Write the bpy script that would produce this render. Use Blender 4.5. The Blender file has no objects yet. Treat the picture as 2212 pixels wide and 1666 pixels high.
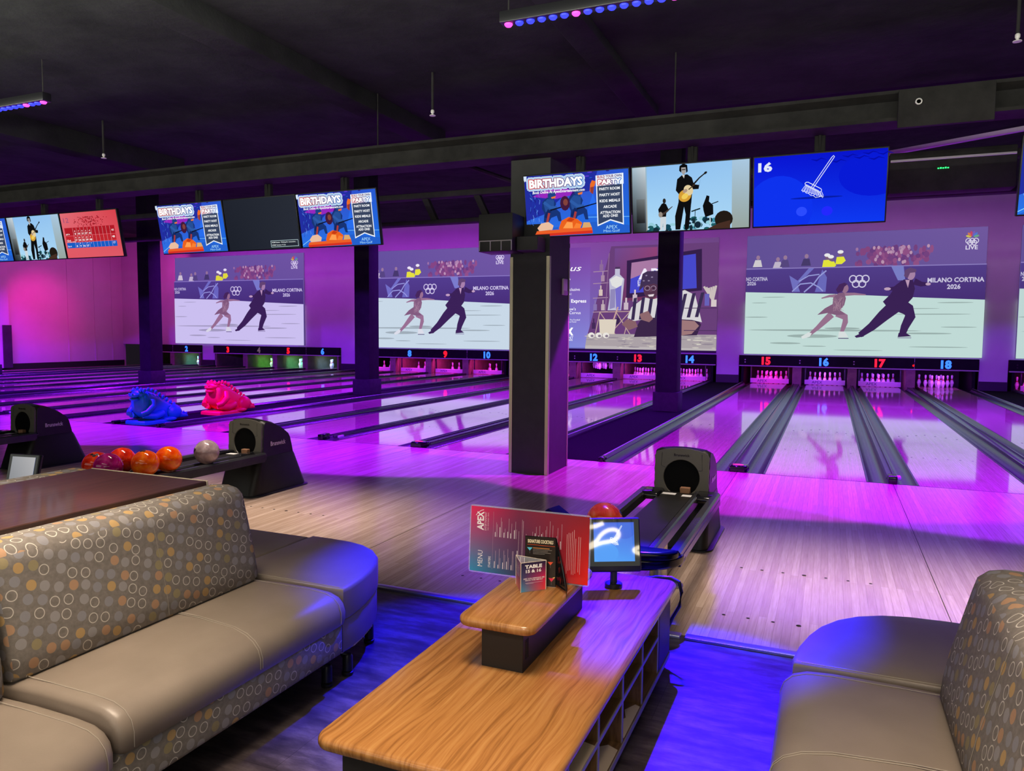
import bpy, bmesh, math, random
from mathutils import Vector, Matrix
random.seed(7)
S = bpy.context.scene
COL = S.collection
PI = math.pi

# ------------------------------------------------------------------ colours and materials
def lin(c):
    return tuple((x / 255 / 12.92) if x / 255 <= 0.04045 else ((x / 255 + 0.055) / 1.055) ** 2.4 for x in c)

def rgba(c):
    return (c[0], c[1], c[2], 1.0)

MATS = {}
def mat(name, col=(0.5, 0.5, 0.5), rough=0.5, metal=0.0, emit=None, estr=0.0, spec=0.5, trans=0.0, ior=1.45, alpha=1.0, coat=0.0):
    if name in MATS:
        return MATS[name]
    m = bpy.data.materials.new(name)
    m.use_nodes = True
    b = m.node_tree.nodes['Principled BSDF']
    b.inputs['Base Color'].default_value = rgba(col)
    b.inputs['Roughness'].default_value = rough
    b.inputs['Metallic'].default_value = metal
    b.inputs['Specular IOR Level'].default_value = spec
    b.inputs['IOR'].default_value = ior
    b.inputs['Transmission Weight'].default_value = trans
    b.inputs['Alpha'].default_value = alpha
    b.inputs['Coat Weight'].default_value = coat
    b.inputs['Coat Roughness'].default_value = 0.06
    if emit:
        b.inputs['Emission Color'].default_value = rgba(emit)
        b.inputs['Emission Strength'].default_value = estr
    MATS[name] = m
    return m

def N(m, t, **kw):
    n = m.node_tree.nodes.new(t)
    for k, v in kw.items():
        if k.startswith('i_'):
            n.inputs[k[2:].replace('_', ' ')].default_value = v
        else:
            setattr(n, k, v)
    return n

def L(m, a, b):
    m.node_tree.links.new(a, b)

def bsdf(m):
    return m.node_tree.nodes['Principled BSDF']

def math_n(m, op, a, b=None, c=None):
    n = N(m, 'ShaderNodeMath', operation=op)
    for i, v in enumerate((a, b, c)):
        if v is None:
            continue
        if isinstance(v, (int, float)):
            n.inputs[i].default_value = v
        else:
            L(m, v, n.inputs[i])
    return n.outputs[0]

def mix_n(m, fac, a, b, blend='MIX'):
    n = N(m, 'ShaderNodeMix', data_type='RGBA', blend_type=blend)
    if isinstance(fac, (int, float)):
        n.inputs[0].default_value = fac
    else:
        L(m, fac, n.inputs[0])
    for i, v in ((6, a), (7, b)):
        if isinstance(v, tuple):
            n.inputs[i].default_value = rgba(v)
        else:
            L(m, v, n.inputs[i])
    return n.outputs[2]

def coords(m, kind='Object', scale=(1, 1, 1), rot=(0, 0, 0), loc=(0, 0, 0)):
    t = N(m, 'ShaderNodeTexCoord')
    p = N(m, 'ShaderNodeMapping')
    p.inputs['Scale'].default_value = scale
    p.inputs['Rotation'].default_value = rot
    p.inputs['Location'].default_value = loc
    L(m, t.outputs[kind], p.inputs[0])
    return p.outputs[0]

def noise(m, vec, scale=5, detail=4, rough=0.55, dist=0.0):
    n = N(m, 'ShaderNodeTexNoise')
    n.inputs['Scale'].default_value = scale
    n.inputs['Detail'].default_value = detail
    n.inputs['Roughness'].default_value = rough
    n.inputs['Distortion'].default_value = dist
    L(m, vec, n.inputs['Vector'])
    return n

def ramp(m, fac, stops):
    r = N(m, 'ShaderNodeValToRGB')
    e = r.color_ramp.elements
    while len(e) < len(stops):
        e.new(0.5)
    for i, (p, c) in enumerate(stops):
        e[i].position = p
        e[i].color = rgba(c)
    L(m, fac, r.inputs[0])
    return r.outputs[0]

def bump(m, h, strength=0.2, dist=0.01):
    b = N(m, 'ShaderNodeBump')
    b.inputs['Strength'].default_value = strength
    b.inputs['Distance'].default_value = dist
    L(m, h, b.inputs['Height'])
    L(m, b.outputs[0], bsdf(m).inputs['Normal'])

def wood_boards(name, c1, c2, mortar, width, length, rough, coat=0.0, mort=0.002):
    m = mat(name, c1, rough, coat=coat)
    v = coords(m, rot=(0, 0, PI / 2))
    b = N(m, 'ShaderNodeTexBrick')
    b.offset = 0.37
    b.inputs['Color1'].default_value = rgba(c1)
    b.inputs['Color2'].default_value = rgba(c2)
    b.inputs['Mortar'].default_value = rgba(mortar)
    b.inputs['Scale'].default_value = 1.0
    b.inputs['Mortar Size'].default_value = mort
    b.inputs['Mortar Smooth'].default_value = 0.3
    b.inputs['Bias'].default_value = 0.0
    b.inputs['Brick Width'].default_value = length
    b.inputs['Row Height'].default_value = width
    L(m, v, b.inputs['Vector'])
    g = noise(m, coords(m, scale=(26, 1.2, 1)), 3.0, 5, 0.6)
    gc = ramp(m, g.outputs['Fac'], [(0.3, (0.78, 0.74, 0.7)), (0.7, (1.08, 1.08, 1.08))])
    out = mix_n(m, 1.0, b.outputs['Color'], gc, 'MULTIPLY')
    L(m, out, bsdf(m).inputs['Base Color'])
    return m

M_APPROACH = wood_boards('maple_boards', (0.57, 0.44, 0.35), (0.43, 0.315, 0.235), (0.28, 0.2, 0.15), 0.045, 2.3, 0.2, mort=0.0012)
M_LANE = wood_boards('lane_boards', (0.50, 0.37, 0.27), (0.42, 0.30, 0.21), (0.3, 0.22, 0.15), 0.027, 2.0, 0.055, mort=0.001)

def make_vinyl():
    m = mat('worn_vinyl_plank', (0.1, 0.08, 0.07), 0.33)
    v = coords(m)
    b = N(m, 'ShaderNodeTexBrick')
    b.inputs['Color1'].default_value = rgba((1, 1, 1))
    b.inputs['Color2'].default_value = rgba((0.72, 0.72, 0.74))
    b.inputs['Mortar'].default_value = rgba((0.25, 0.22, 0.22))
    b.inputs['Scale'].default_value = 1.0
    b.inputs['Mortar Size'].default_value = 0.0012
    b.inputs['Brick Width'].default_value = 1.2
    b.inputs['Row Height'].default_value = 0.46
    L(m, v, b.inputs['Vector'])
    n = noise(m, coords(m, scale=(3.6, 13, 1)), 1.0, 9, 0.72, 0.0)
    c = ramp(m, n.outputs['Fac'], [(0.32, (0.022, 0.017, 0.017)), (0.47, (0.06, 0.046, 0.046)), (0.58, (0.12, 0.095, 0.095)), (0.72, (0.19, 0.155, 0.15))])
    L(m, mix_n(m, 1.0, c, b.outputs['Color'], 'MULTIPLY'), bsdf(m).inputs['Base Color'])
    bump(m, n.outputs['Fac'], 0.15, 0.003)
    return m
M_VINYL = make_vinyl()

def make_table_wood(name, dark, mid, light, rough=0.22):
    m = mat(name, mid, rough, coat=0.2)
    warp = noise(m, coords(m, scale=(3.0, 0.7, 1)), 1.4, 3, 0.5)
    v = N(m, 'ShaderNodeVectorMath', operation='ADD')
    sc = N(m, 'ShaderNodeVectorMath', operation='SCALE')
    sc.inputs['Scale'].default_value = 0.16
    L(m, warp.outputs['Color'], sc.inputs[0])
    L(m, coords(m), v.inputs[0])
    L(m, sc.outputs[0], v.inputs[1])
    mp = N(m, 'ShaderNodeMapping')
    mp.inputs['Scale'].default_value = (30, 0.9, 6)
    L(m, v.outputs[0], mp.inputs[0])
    n = noise(m, mp.outputs[0], 2.0, 6, 0.62)
    c = ramp(m, n.outputs['Fac'], [(0.33, dark), (0.5, mid), (0.68, light)])
    L(m, c, bsdf(m).inputs['Base Color'])
    return m
M_OAK = make_table_wood('honey_oak_laminate', (0.20, 0.08, 0.02), (0.34, 0.15, 0.042), (0.42, 0.205, 0.068))
M_WALNUT = make_table_wood('walnut_laminate', (0.055, 0.024, 0.018), (0.085, 0.038, 0.029), (0.11, 0.052, 0.04), 0.38)
M_CUBBY = make_table_wood('brown_cubby_laminate', (0.10, 0.05, 0.02), (0.17, 0.088, 0.034), (0.22, 0.12, 0.05), 0.4)

def make_leather():
    m = mat('taupe_leather', (0.225, 0.175, 0.135), 0.36)
    n = noise(m, coords(m), 180, 3, 0.6)
    n2 = noise(m, coords(m), 5, 3, 0.5)
    L(m, ramp(m, n2.outputs['Fac'], [(0.3, (0.19, 0.155, 0.125)), (0.7, (0.225, 0.185, 0.15))]), bsdf(m).inputs['Base Color'])
    bump(m, n.outputs['Fac'], 0.12, 0.002)
    return m
M_LEATHER = make_leather()

def make_fabric():
    m = mat('circle_pattern_fabric', (0.25, 0.21, 0.17), 0.85, spec=0.2)
    uv = coords(m, 'UV', scale=(19.5, 19.5, 19.5), rot=(0, 0, 0.35))
    vo = N(m, 'ShaderNodeTexVoronoi', voronoi_dimensions='2D', feature='F1')
    vo.inputs['Scale'].default_value = 1.0
    vo.inputs['Randomness'].default_value = 0.34
    L(m, uv, vo.inputs['Vector'])
    d = vo.outputs['Distance']
    sep = N(m, 'ShaderNodeSeparateColor')
    L(m, vo.outputs['Color'], sep.inputs[0])
    r = sep.outputs[0]
    disc = math_n(m, 'LESS_THAN', d, 0.355)
    ring_o = math_n(m, 'LESS_THAN', d, 0.365)
    ring_i = math_n(m, 'GREATER_THAN', d, 0.305)
    ring = math_n(m, 'MULTIPLY', ring_o, ring_i)
    is_ring = math_n(m, 'LESS_THAN', r, 0.40)
    base = noise(m, coords(m, 'UV'), 60, 4, 0.6)
    bcol = ramp(m, base.outputs['Fac'], [(0.3, (0.19, 0.17, 0.15)), (0.7, (0.26, 0.235, 0.21))])
    fill = ramp(m, r, [(0.36, (0.30, 0.30, 0.33)), (0.62, (0.36, 0.345, 0.35)), (0.72, (0.36, 0.30, 0.15)), (0.79, (0.58, 0.37, 0.14)), (0.89, (0.54, 0.31, 0.17))])
    for x in m.node_tree.nodes:
        if x.type == 'VALTORGB' and len(x.color_ramp.elements) == 5:
            x.color_ramp.interpolation = 'CONSTANT'
    # fine weave inside the discs
    wv = N(m, 'ShaderNodeTexWave')
    wv.inputs['Scale'].default_value = 95
    L(m, coords(m, 'UV', rot=(0, 0, 0.9)), wv.inputs['Vector'])
    weave = math_n(m, 'MULTIPLY_ADD', wv.outputs['Fac'], 0.35, 0.6)
    f_disc = math_n(m, 'MULTIPLY', math_n(m, 'MULTIPLY', disc, math_n(m, 'SUBTRACT', 1.0, is_ring)), weave)
    f_ring = math_n(m, 'MULTIPLY', ring, is_ring)
    c1 = mix_n(m, f_disc, bcol, fill)
    c2 = mix_n(m, f_ring, c1, (0.62, 0.58, 0.52))
    L(m, c2, bsdf(m).inputs['Base Color'])
    bump(m, base.outputs['Fac'], 0.2, 0.002)
    return m
M_FABRIC = make_fabric()

def make_noisy(name, c1, c2, scale, rough, bstr=0.0, bd=0.01, metal=0.0, spec=0.5):
    m = mat(name, c1, rough, metal, spec=spec)
    n = noise(m, coords(m), scale, 6, 0.65)
    L(m, ramp(m, n.outputs['Fac'], [(0.3, c1), (0.7, c2)]), bsdf(m).inputs['Base Color'])
    if bstr:
        bump(m, n.outputs['Fac'], bstr, bd)
    return m
M_CEIL = make_noisy('black_sprayed_ceiling', (0.016, 0.017, 0.016), (0.032, 0.034, 0.032), 1.3, 0.95, 0.6, 0.05, spec=0.05)
M_BEAM = make_noisy('dusty_black_steel', (0.02, 0.019, 0.019), (0.042, 0.04, 0.039), 3.0, 0.75, 0.3, 0.01, spec=0.15)
M_WALL = make_noisy('pale_painted_wall', (0.60, 0.56, 0.60), (0.66, 0.62, 0.66), 1.0, 0.85)
M_DARKWALL = make_noisy('dark_painted_wall', (0.03, 0.03, 0.033), (0.05, 0.05, 0.055), 2.0, 0.9)
M_CARPET = make_noisy('black_carpet', (0.004, 0.004, 0.0042), (0.011, 0.011, 0.0115), 60, 0.95, 0.5, 0.01, spec=0.05)
M_COLUMN = make_noisy('black_painted_column', (0.028, 0.028, 0.027), (0.04, 0.04, 0.0385), 6, 0.6, 0.1, 0.003)
M_COLFAR = make_noisy('dark_painted_column', (0.012, 0.0125, 0.012), (0.018, 0.0185, 0.018), 6, 0.65, spec=0.12)
M_INLAY = mat('dark_floor_inlay', (0.02, 0.014, 0.01), 0.7, spec=0.2)
M_PLINTH = make_noisy('grey_column_plinth', (0.022, 0.022, 0.021), (0.032, 0.032, 0.030), 8, 0.7, spec=0.15)
M_MASK = make_noisy('black_mask_panel', (0.006, 0.006, 0.006), (0.011, 0.011, 0.0115), 5, 0.55, spec=0.1)
M_GUTTER = make_noisy('grey_gutter_plastic', (0.009, 0.011, 0.0115), (0.016, 0.019, 0.0195), 3, 0.27)
M_RAIL = make_noisy('black_bumper_rail', (0.018, 0.019, 0.022), (0.035, 0.035, 0.04), 3, 0.22)
M_HOOD = make_noisy('black_ball_return_shell', (0.009, 0.009, 0.009), (0.015, 0.0145, 0.014), 10, 0.42, 0.1, 0.002)
M_FACE = make_noisy('grey_face_plate', (0.10, 0.093, 0.075), (0.12, 0.112, 0.09), 4, 0.45)
M_BLACK = mat('black_plastic', (0.012, 0.012, 0.014), 0.35)
M_BLACKMATT = mat('matt_black_laminate', (0.016, 0.015, 0.015), 0.5)
M_GLOSSBLACK = mat('gloss_black', (0.006, 0.006, 0.008), 0.12)
M_SCREENGLASS = mat('dark_screen_glass', (0.006, 0.0065, 0.008), 0.03)
M_CHROME = mat('brushed_steel', (0.55, 0.53, 0.5), 0.28, 1.0)
M_BRASS = mat('aged_brass_trim', (0.62, 0.54, 0.38), 0.45, 1.0)
M_ALU = mat('aluminium_edge', (0.45, 0.45, 0.47), 0.35, 1.0)
M_NAVY = mat('navy_gloss_plastic', (0.003, 0.004, 0.010), 0.15)
M_WHITE = mat('white_plastic', (0.75, 0.73, 0.7), 0.4)
M_PIN = mat('white_pin', (0.80, 0.78, 0.76), 0.25)
M_PINRED = mat('red_pin_stripe', (0.55, 0.03, 0.03), 0.3)
M_STITCH = mat('pale_stitching', (0.36, 0.32, 0.27), 0.7)
M_CREAM = mat('cream_edge_band', (0.66, 0.55, 0.42), 0.5)
M_PLY = make_noisy('plywood_kickback', (0.22, 0.15, 0.10), (0.34, 0.24, 0.16), 6, 0.6)
M_OLIVE = make_noisy('olive_pit_lining', (0.16, 0.17, 0.08), (0.26, 0.27, 0.14), 4, 0.6)
M_SWEEP = mat('white_sweep_board', (0.70, 0.62, 0.62), 0.4)
M_PAPER = mat('white_paper', (0.8, 0.8, 0.78), 0.6)
M_CLEAR = mat('clear_acrylic', (0.9, 0.9, 0.95), 0.06, alpha=0.16)
M_DIRT = mat('bare_chipboard', (0.62, 0.50, 0.36), 0.9)
M_STRIP = mat('pale_grey_conduit', (0.5, 0.46, 0.5), 0.6)
M_BROWNPATCH = mat('brown_foam', (0.30, 0.15, 0.08), 0.8)

def glow(name, col, s):
    if name in MATS:
        return MATS[name]
    m = mat(name, (0.0, 0.0, 0.0), 0.4, emit=col, estr=s)
    return m
M_RED = glow('red_led', (1.0, 0.006, 0.004), 2.5)
M_BLUE = glow('blue_led', (0.02, 0.13, 1.0), 2.5)
M_DIM = glow('dim_led', (0.35, 0.22, 0.3), 0.35)
M_LEDBLUE = glow('blue_wash_led', (0.02, 0.03, 1.0), 3.0)
M_LEDPINK = glow('pink_wash_led', (1.0, 0.05, 0.55), 3.0)
M_PINKCAP = glow('pink_sensor_glow', (1.0, 0.03, 0.35), 1.2)
M_GREENLED = glow('green_led', (0.02, 1.0, 0.15), 3.0)
M_LAMP = glow('warm_white_tube', (1.0, 0.86, 0.62), 26.0)

def picture_mat(name, emit, strength=1.0, rough=0.35, spec=0.0):
    m = bpy.data.materials.new(name)
    m.use_nodes = True
    b = bsdf(m)
    a = N(m, 'ShaderNodeAttribute', attribute_name='Col')
    if emit:
        b.inputs['Base Color'].default_value = (0, 0, 0, 1)
        b.inputs['Specular IOR Level'].default_value = spec
        L(m, a.outputs['Color'], b.inputs['Emission Color'])
        b.inputs['Emission Strength'].default_value = strength
    else:
        L(m, a.outputs['Color'], b.inputs['Base Color'])
    b.inputs['Roughness'].default_value = rough
    MATS[name] = m
    return m
M_PROJ = picture_mat('projected_picture', True, 1.0, 0.9)
M_TVPIC = picture_mat('television_picture', True, 1.0, 0.3)
M_TABPIC = picture_mat('tablet_picture', True, 1.0, 0.03, 0.5)
M_PRINT = picture_mat('printed_sheet', False, 1.0, 0.25)
for _m in (M_TVPIC, M_TABPIC, M_RED, M_BLUE, M_DIM, M_PINKCAP, M_GREENLED, M_LEDBLUE, M_LEDPINK):
    try:
        _m.cycles.emission_sampling = 'NONE'
    except Exception:
        pass

# ------------------------------------------------------------------ mesh builder (world coordinates, re-based on build)
class MB:
    def __init__(s):
        s.v, s.f, s.mi = [], [], []

    def add(s, vs, fs, m=0):
        b = len(s.v)
        s.v += [tuple(x) for x in vs]
        for f in fs:
            s.f.append(tuple(b + i for i in f))
            s.mi.append(m)
        return s

    def box(s, x0, x1, y0, y1, z0, z1, m=0):
        vs = [(x, y, z) for z in (z0, z1) for y in (y0, y1) for x in (x0, x1)]
        fs = [(0, 2, 3, 1), (4, 5, 7, 6), (0, 1, 5, 4), (2, 6, 7, 3), (0, 4, 6, 2), (1, 3, 7, 5)]
        return s.add(vs, fs, m)

    def bm(s, bm_, mtx=None, m=0):
        bm_.verts.ensure_lookup_table()
        vs = [(mtx @ v.co) if mtx else v.co.copy() for v in bm_.verts]
        bm_.verts.index_update()
        s.add(vs, [[v.index for v in f.verts] for f in bm_.faces], m)
        bm_.free()
        return s

    def rbox(s, x0, x1, y0, y1, z0, z1, r=0.01, seg=3, m=0, mtx=None):
        b = bmesh.new()
        bmesh.ops.create_cube(b, size=1.0)
        for v in b.verts:
            v.co = Vector(((x0 + x1) / 2 + v.co.x * (x1 - x0), (y0 + y1) / 2 + v.co.y * (y1 - y0), (z0 + z1) / 2 + v.co.z * (z1 - z0)))
        bmesh.ops.bevel(b, geom=list(b.edges), offset=r, segments=seg, affect='EDGES', profile=0.5)
        return s.bm(b, mtx, m)

    def sphere(s, c, r, seg=20, m=0, sc=(1, 1, 1), rot=None):
        b = bmesh.new()
        bmesh.ops.create_uvsphere(b, u_segments=seg, v_segments=max(6, seg * 2 // 3), radius=r)
        mt = Matrix.Translation(c) @ (rot.to_4x4() if rot else Matrix.Identity(4)) @ Matrix.Diagonal((sc[0], sc[1], sc[2], 1))
        return s.bm(b, mt, m)

    def rings(s, rings, m=0, cap=True, closed=True):
        n = len(rings[0])
        vs = [p for r in rings for p in r]
        fs = []
        for i in range(len(rings) - 1):
            for j in range(n if closed else n - 1):
                k = (j + 1) % n
                fs.append((i * n + j, i * n + k, (i + 1) * n + k, (i + 1) * n + j))
        if cap and closed:
            fs.append(tuple(reversed(range(n))))
            fs.append(tuple((len(rings) - 1) * n + j for j in range(n)))
        return s.add(vs, fs, m)

    def lathe(s, prof, c=(0, 0, 0), seg=20, m=0, axis='z'):
        rs = []
        for r, z in prof:
            ring = []
            for i in range(seg):
                a = 2 * PI * i / seg
                p = (r * math.cos(a), r * math.sin(a), z)
                if axis == 'y':
                    p = (p[0], p[2], p[1])
                if axis == 'x':
                    p = (p[2], p[0], p[1])
                ring.append((c[0] + p[0], c[1] + p[1], c[2] + p[2]))
            rs.append(ring)
        return s.rings(rs, m)

    def tube(s, pts, r, seg=8, m=0, closed=False):
        pts = [Vector(p) for p in pts]
        rs = []
        up = Vector((0, 0, 1))
        n = len(pts)
        for i, p in enumerate(pts):
            a = pts[(i - 1) % n] if (i > 0 or closed) else p
            b = pts[(i + 1) % n] if (i < n - 1 or closed) else p
            t = (b - a)
            t = t.normalized() if t.length > 1e-9 else Vector((0, 1, 0))
            u = t.cross(up)
            if u.length < 1e-3:
                u = t.cross(Vector((1, 0, 0)))
            u.normalize()
            w = u.cross(t)
            rr = r[i] if isinstance(r, (list, tuple)) else r
            rs.append([p + (u * math.cos(2 * PI * k / seg) + w * math.sin(2 * PI * k / seg)) * rr for k in range(seg)])
        if closed:
            rs.append(rs[0])
        return s.rings(rs, m, cap=not closed)

    def plan(s, poly, z0, z1, bt=0.0, bb=0.0, seg=4, m=0, bulge=0.0):
        """extrude a plan polygon (CCW, roughly convex) upwards with rounded top / bottom edges"""
        P = [Vector((p[0], p[1], 0)) for p in poly]
        n = len(P)
        nr = []
        for i in range(n):
            a = (P[i] - P[i - 1]).normalized()
            b = (P[(i + 1) % n] - P[i]).normalized()
            na = Vector((a.y, -a.x, 0))
            nb = Vector((b.y, -b.x, 0))
            k = na + nb
            k = k / max(0.35, k.length_squared) * 2 if k.length > 1e-6 else na
            nr.append(k)
        def ring(inset, z):
            return [(P[i].x - nr[i].x * inset, P[i].y - nr[i].y * inset, z) for i in range(n)]
        rs = []
        if bb:
            for k in range(seg + 1):
                a = PI / 2 * k / seg
                rs.append(ring(bb * (1 - math.sin(a)), z0 + bb * (1 - math.cos(a))))
        else:
            rs.append(ring(0, z0))
        if bt:
            for k in range(seg + 1):
                a = PI / 2 * k / seg
                rs.append(ring(bt * (1 - math.cos(a)), z1 - bt + bt * math.sin(a)))
            if bulge:
                cxy = (sum(p.x for p in P) / n, sum(p.y for p in P) / n)
                top = rs[-1]
                for q in (0.3, 0.6):
                    rs.append([(a + (cxy[0] - a) * q, b + (cxy[1] - b) * q, z1 + bulge * math.sin(q * PI / 2)) for a, b, _ in top])
        else:
            rs.append(ring(0, z1))
        return s.rings(rs, m)

    def section(s, sec, stations, m=0):
        """loft an (x,z) section along y; stations are (y, inset)"""
        cx = sum(p[0] for p in sec) / len(sec)
        cz = sum(p[1] for p in sec) / len(sec)
        n = len(sec)
        P = [Vector((p[0], p[1])) for p in sec]
        area = sum(P[i].x * P[(i + 1) % n].y - P[(i + 1) % n].x * P[i].y for i in range(n))
        sg = 1 if area > 0 else -1
        nr = []
        for i in range(n):
            a = (P[i] - P[i - 1]).normalized()
            b = (P[(i + 1) % n] - P[i]).normalized()
            k = Vector((a.y, -a.x)) + Vector((b.y, -b.x))
            nr.append(k.normalized() * sg if k.length > 1e-6 else Vector((0, 0)))
        rs = [[(P[i].x - nr[i].x * q, y, P[i].y - nr[i].y * q) for i in range(n)] for y, q in stations]
        return s.rings(rs, m)

    def prism(s, poly, axis, a0, a1, m=0):
        """extrude a 2-D polygon along an axis: 'x' -> (y,z), 'y' -> (x,z), 'z' -> (x,y)"""
        def P(p, a):
            return {'x': (a, p[0], p[1]), 'y': (p[0], a, p[1]), 'z': (p[0], p[1], a)}[axis]
        return s.rings([[P(p, a0) for p in poly], [P(p, a1) for p in poly]], m)

    def map(s, fn):
        s.v = [tuple(fn(Vector(p))) for p in s.v]
        return s

    def build(s, name, mats, parent=None, origin=None, smooth=40, uv=False, **props):
        if not isinstance(mats, (list, tuple)):
            mats = [mats]
        if origin is None:
            origin = tuple(parent.matrix_local.translation) if parent is not None else (0, 0, 0)
            q = parent
            if q is not None:
                origin = q.get('_o', (0, 0, 0)) if '_o' in q else origin
        o3 = Vector(origin)
        me = bpy.data.meshes.new(name)
        me.from_pydata([Vector(p) - o3 for p in s.v], [], s.f)
        for m in mats:
            me.materials.append(m)
        me.polygons.foreach_set('material_index', s.mi)
        bmx = bmesh.new()
        bmx.from_mesh(me)
        bmesh.ops.recalc_face_normals(bmx, faces=bmx.faces)
        bmx.to_mesh(me)
        bmx.free()
        if uv:
            lay = me.uv_layers.new(name='UVMap')
            for p in me.polygons:
                nx, ny, nz = abs(p.normal.x), abs(p.normal.y), abs(p.normal.z)
                for li in p.loop_indices:
                    c = Vector(me.vertices[me.loops[li].vertex_index].co)
                    if nx >= ny and nx >= nz:
                        q = (c.y, c.z)
                    elif nz >= ny:
                        q = (c.y, c.x)
                    else:
                        q = (c.x, c.z)
                    lay.data[li].uv = q
        if smooth:
            me.polygons.foreach_set('use_smooth', [True] * len(me.polygons))
            me.set_sharp_from_angle(angle=math.radians(smooth))
        me.update()
        ob = bpy.data.objects.new(name, me)
        COL.objects.link(ob)
        if parent is not None:
            ob.parent = parent
        else:
            ob.location = o3
        for k, v in props.items():
            ob[k] = v
        return ob

def thing(name, label, cat, loc=(0, 0, 0), rz=0.0, group=None):
    o = bpy.data.objects.new(name, None)
    o.empty_display_size = 0.1
    COL.objects.link(o)
    o.location = loc
    o.rotation_euler = (0, 0, rz)
    o['label'] = label
    o['category'] = cat
    if group:
        o['group'] = group
    return o

def tag(o, label, cat, group=None):
    o['label'] = label
    o['category'] = cat
    if group:
        o['group'] = group
    return o

def struct(o):
    o['kind'] = 'structure'
    return o

ZERO = (0, 0, 0)
def part(mb, name, m, parent, local=False, **kw):
    """build as a child; vertices are world coordinates unless local"""
    org = ZERO if local else tuple(parent.location)
    if not local and parent.parent is not None:
        org = tuple(parent.parent.location)
    return mb.build(name, m, parent, origin=org, **kw)

def dup(root, loc=None, rz=None, label=None, group=None):
    r = root.copy()
    COL.objects.link(r)
    if loc is not None:
        r.location = loc
    if rz is not None:
        r.rotation_euler = (0, 0, rz)
    if label:
        r['label'] = label
    if group:
        r['group'] = group
    for ch in list(root.children):
        c = ch.copy()
        COL.objects.link(c)
        c.parent = r
        for g in list(ch.children):
            d = g.copy()
            COL.objects.link(d)
            d.parent = c
    return r

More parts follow.
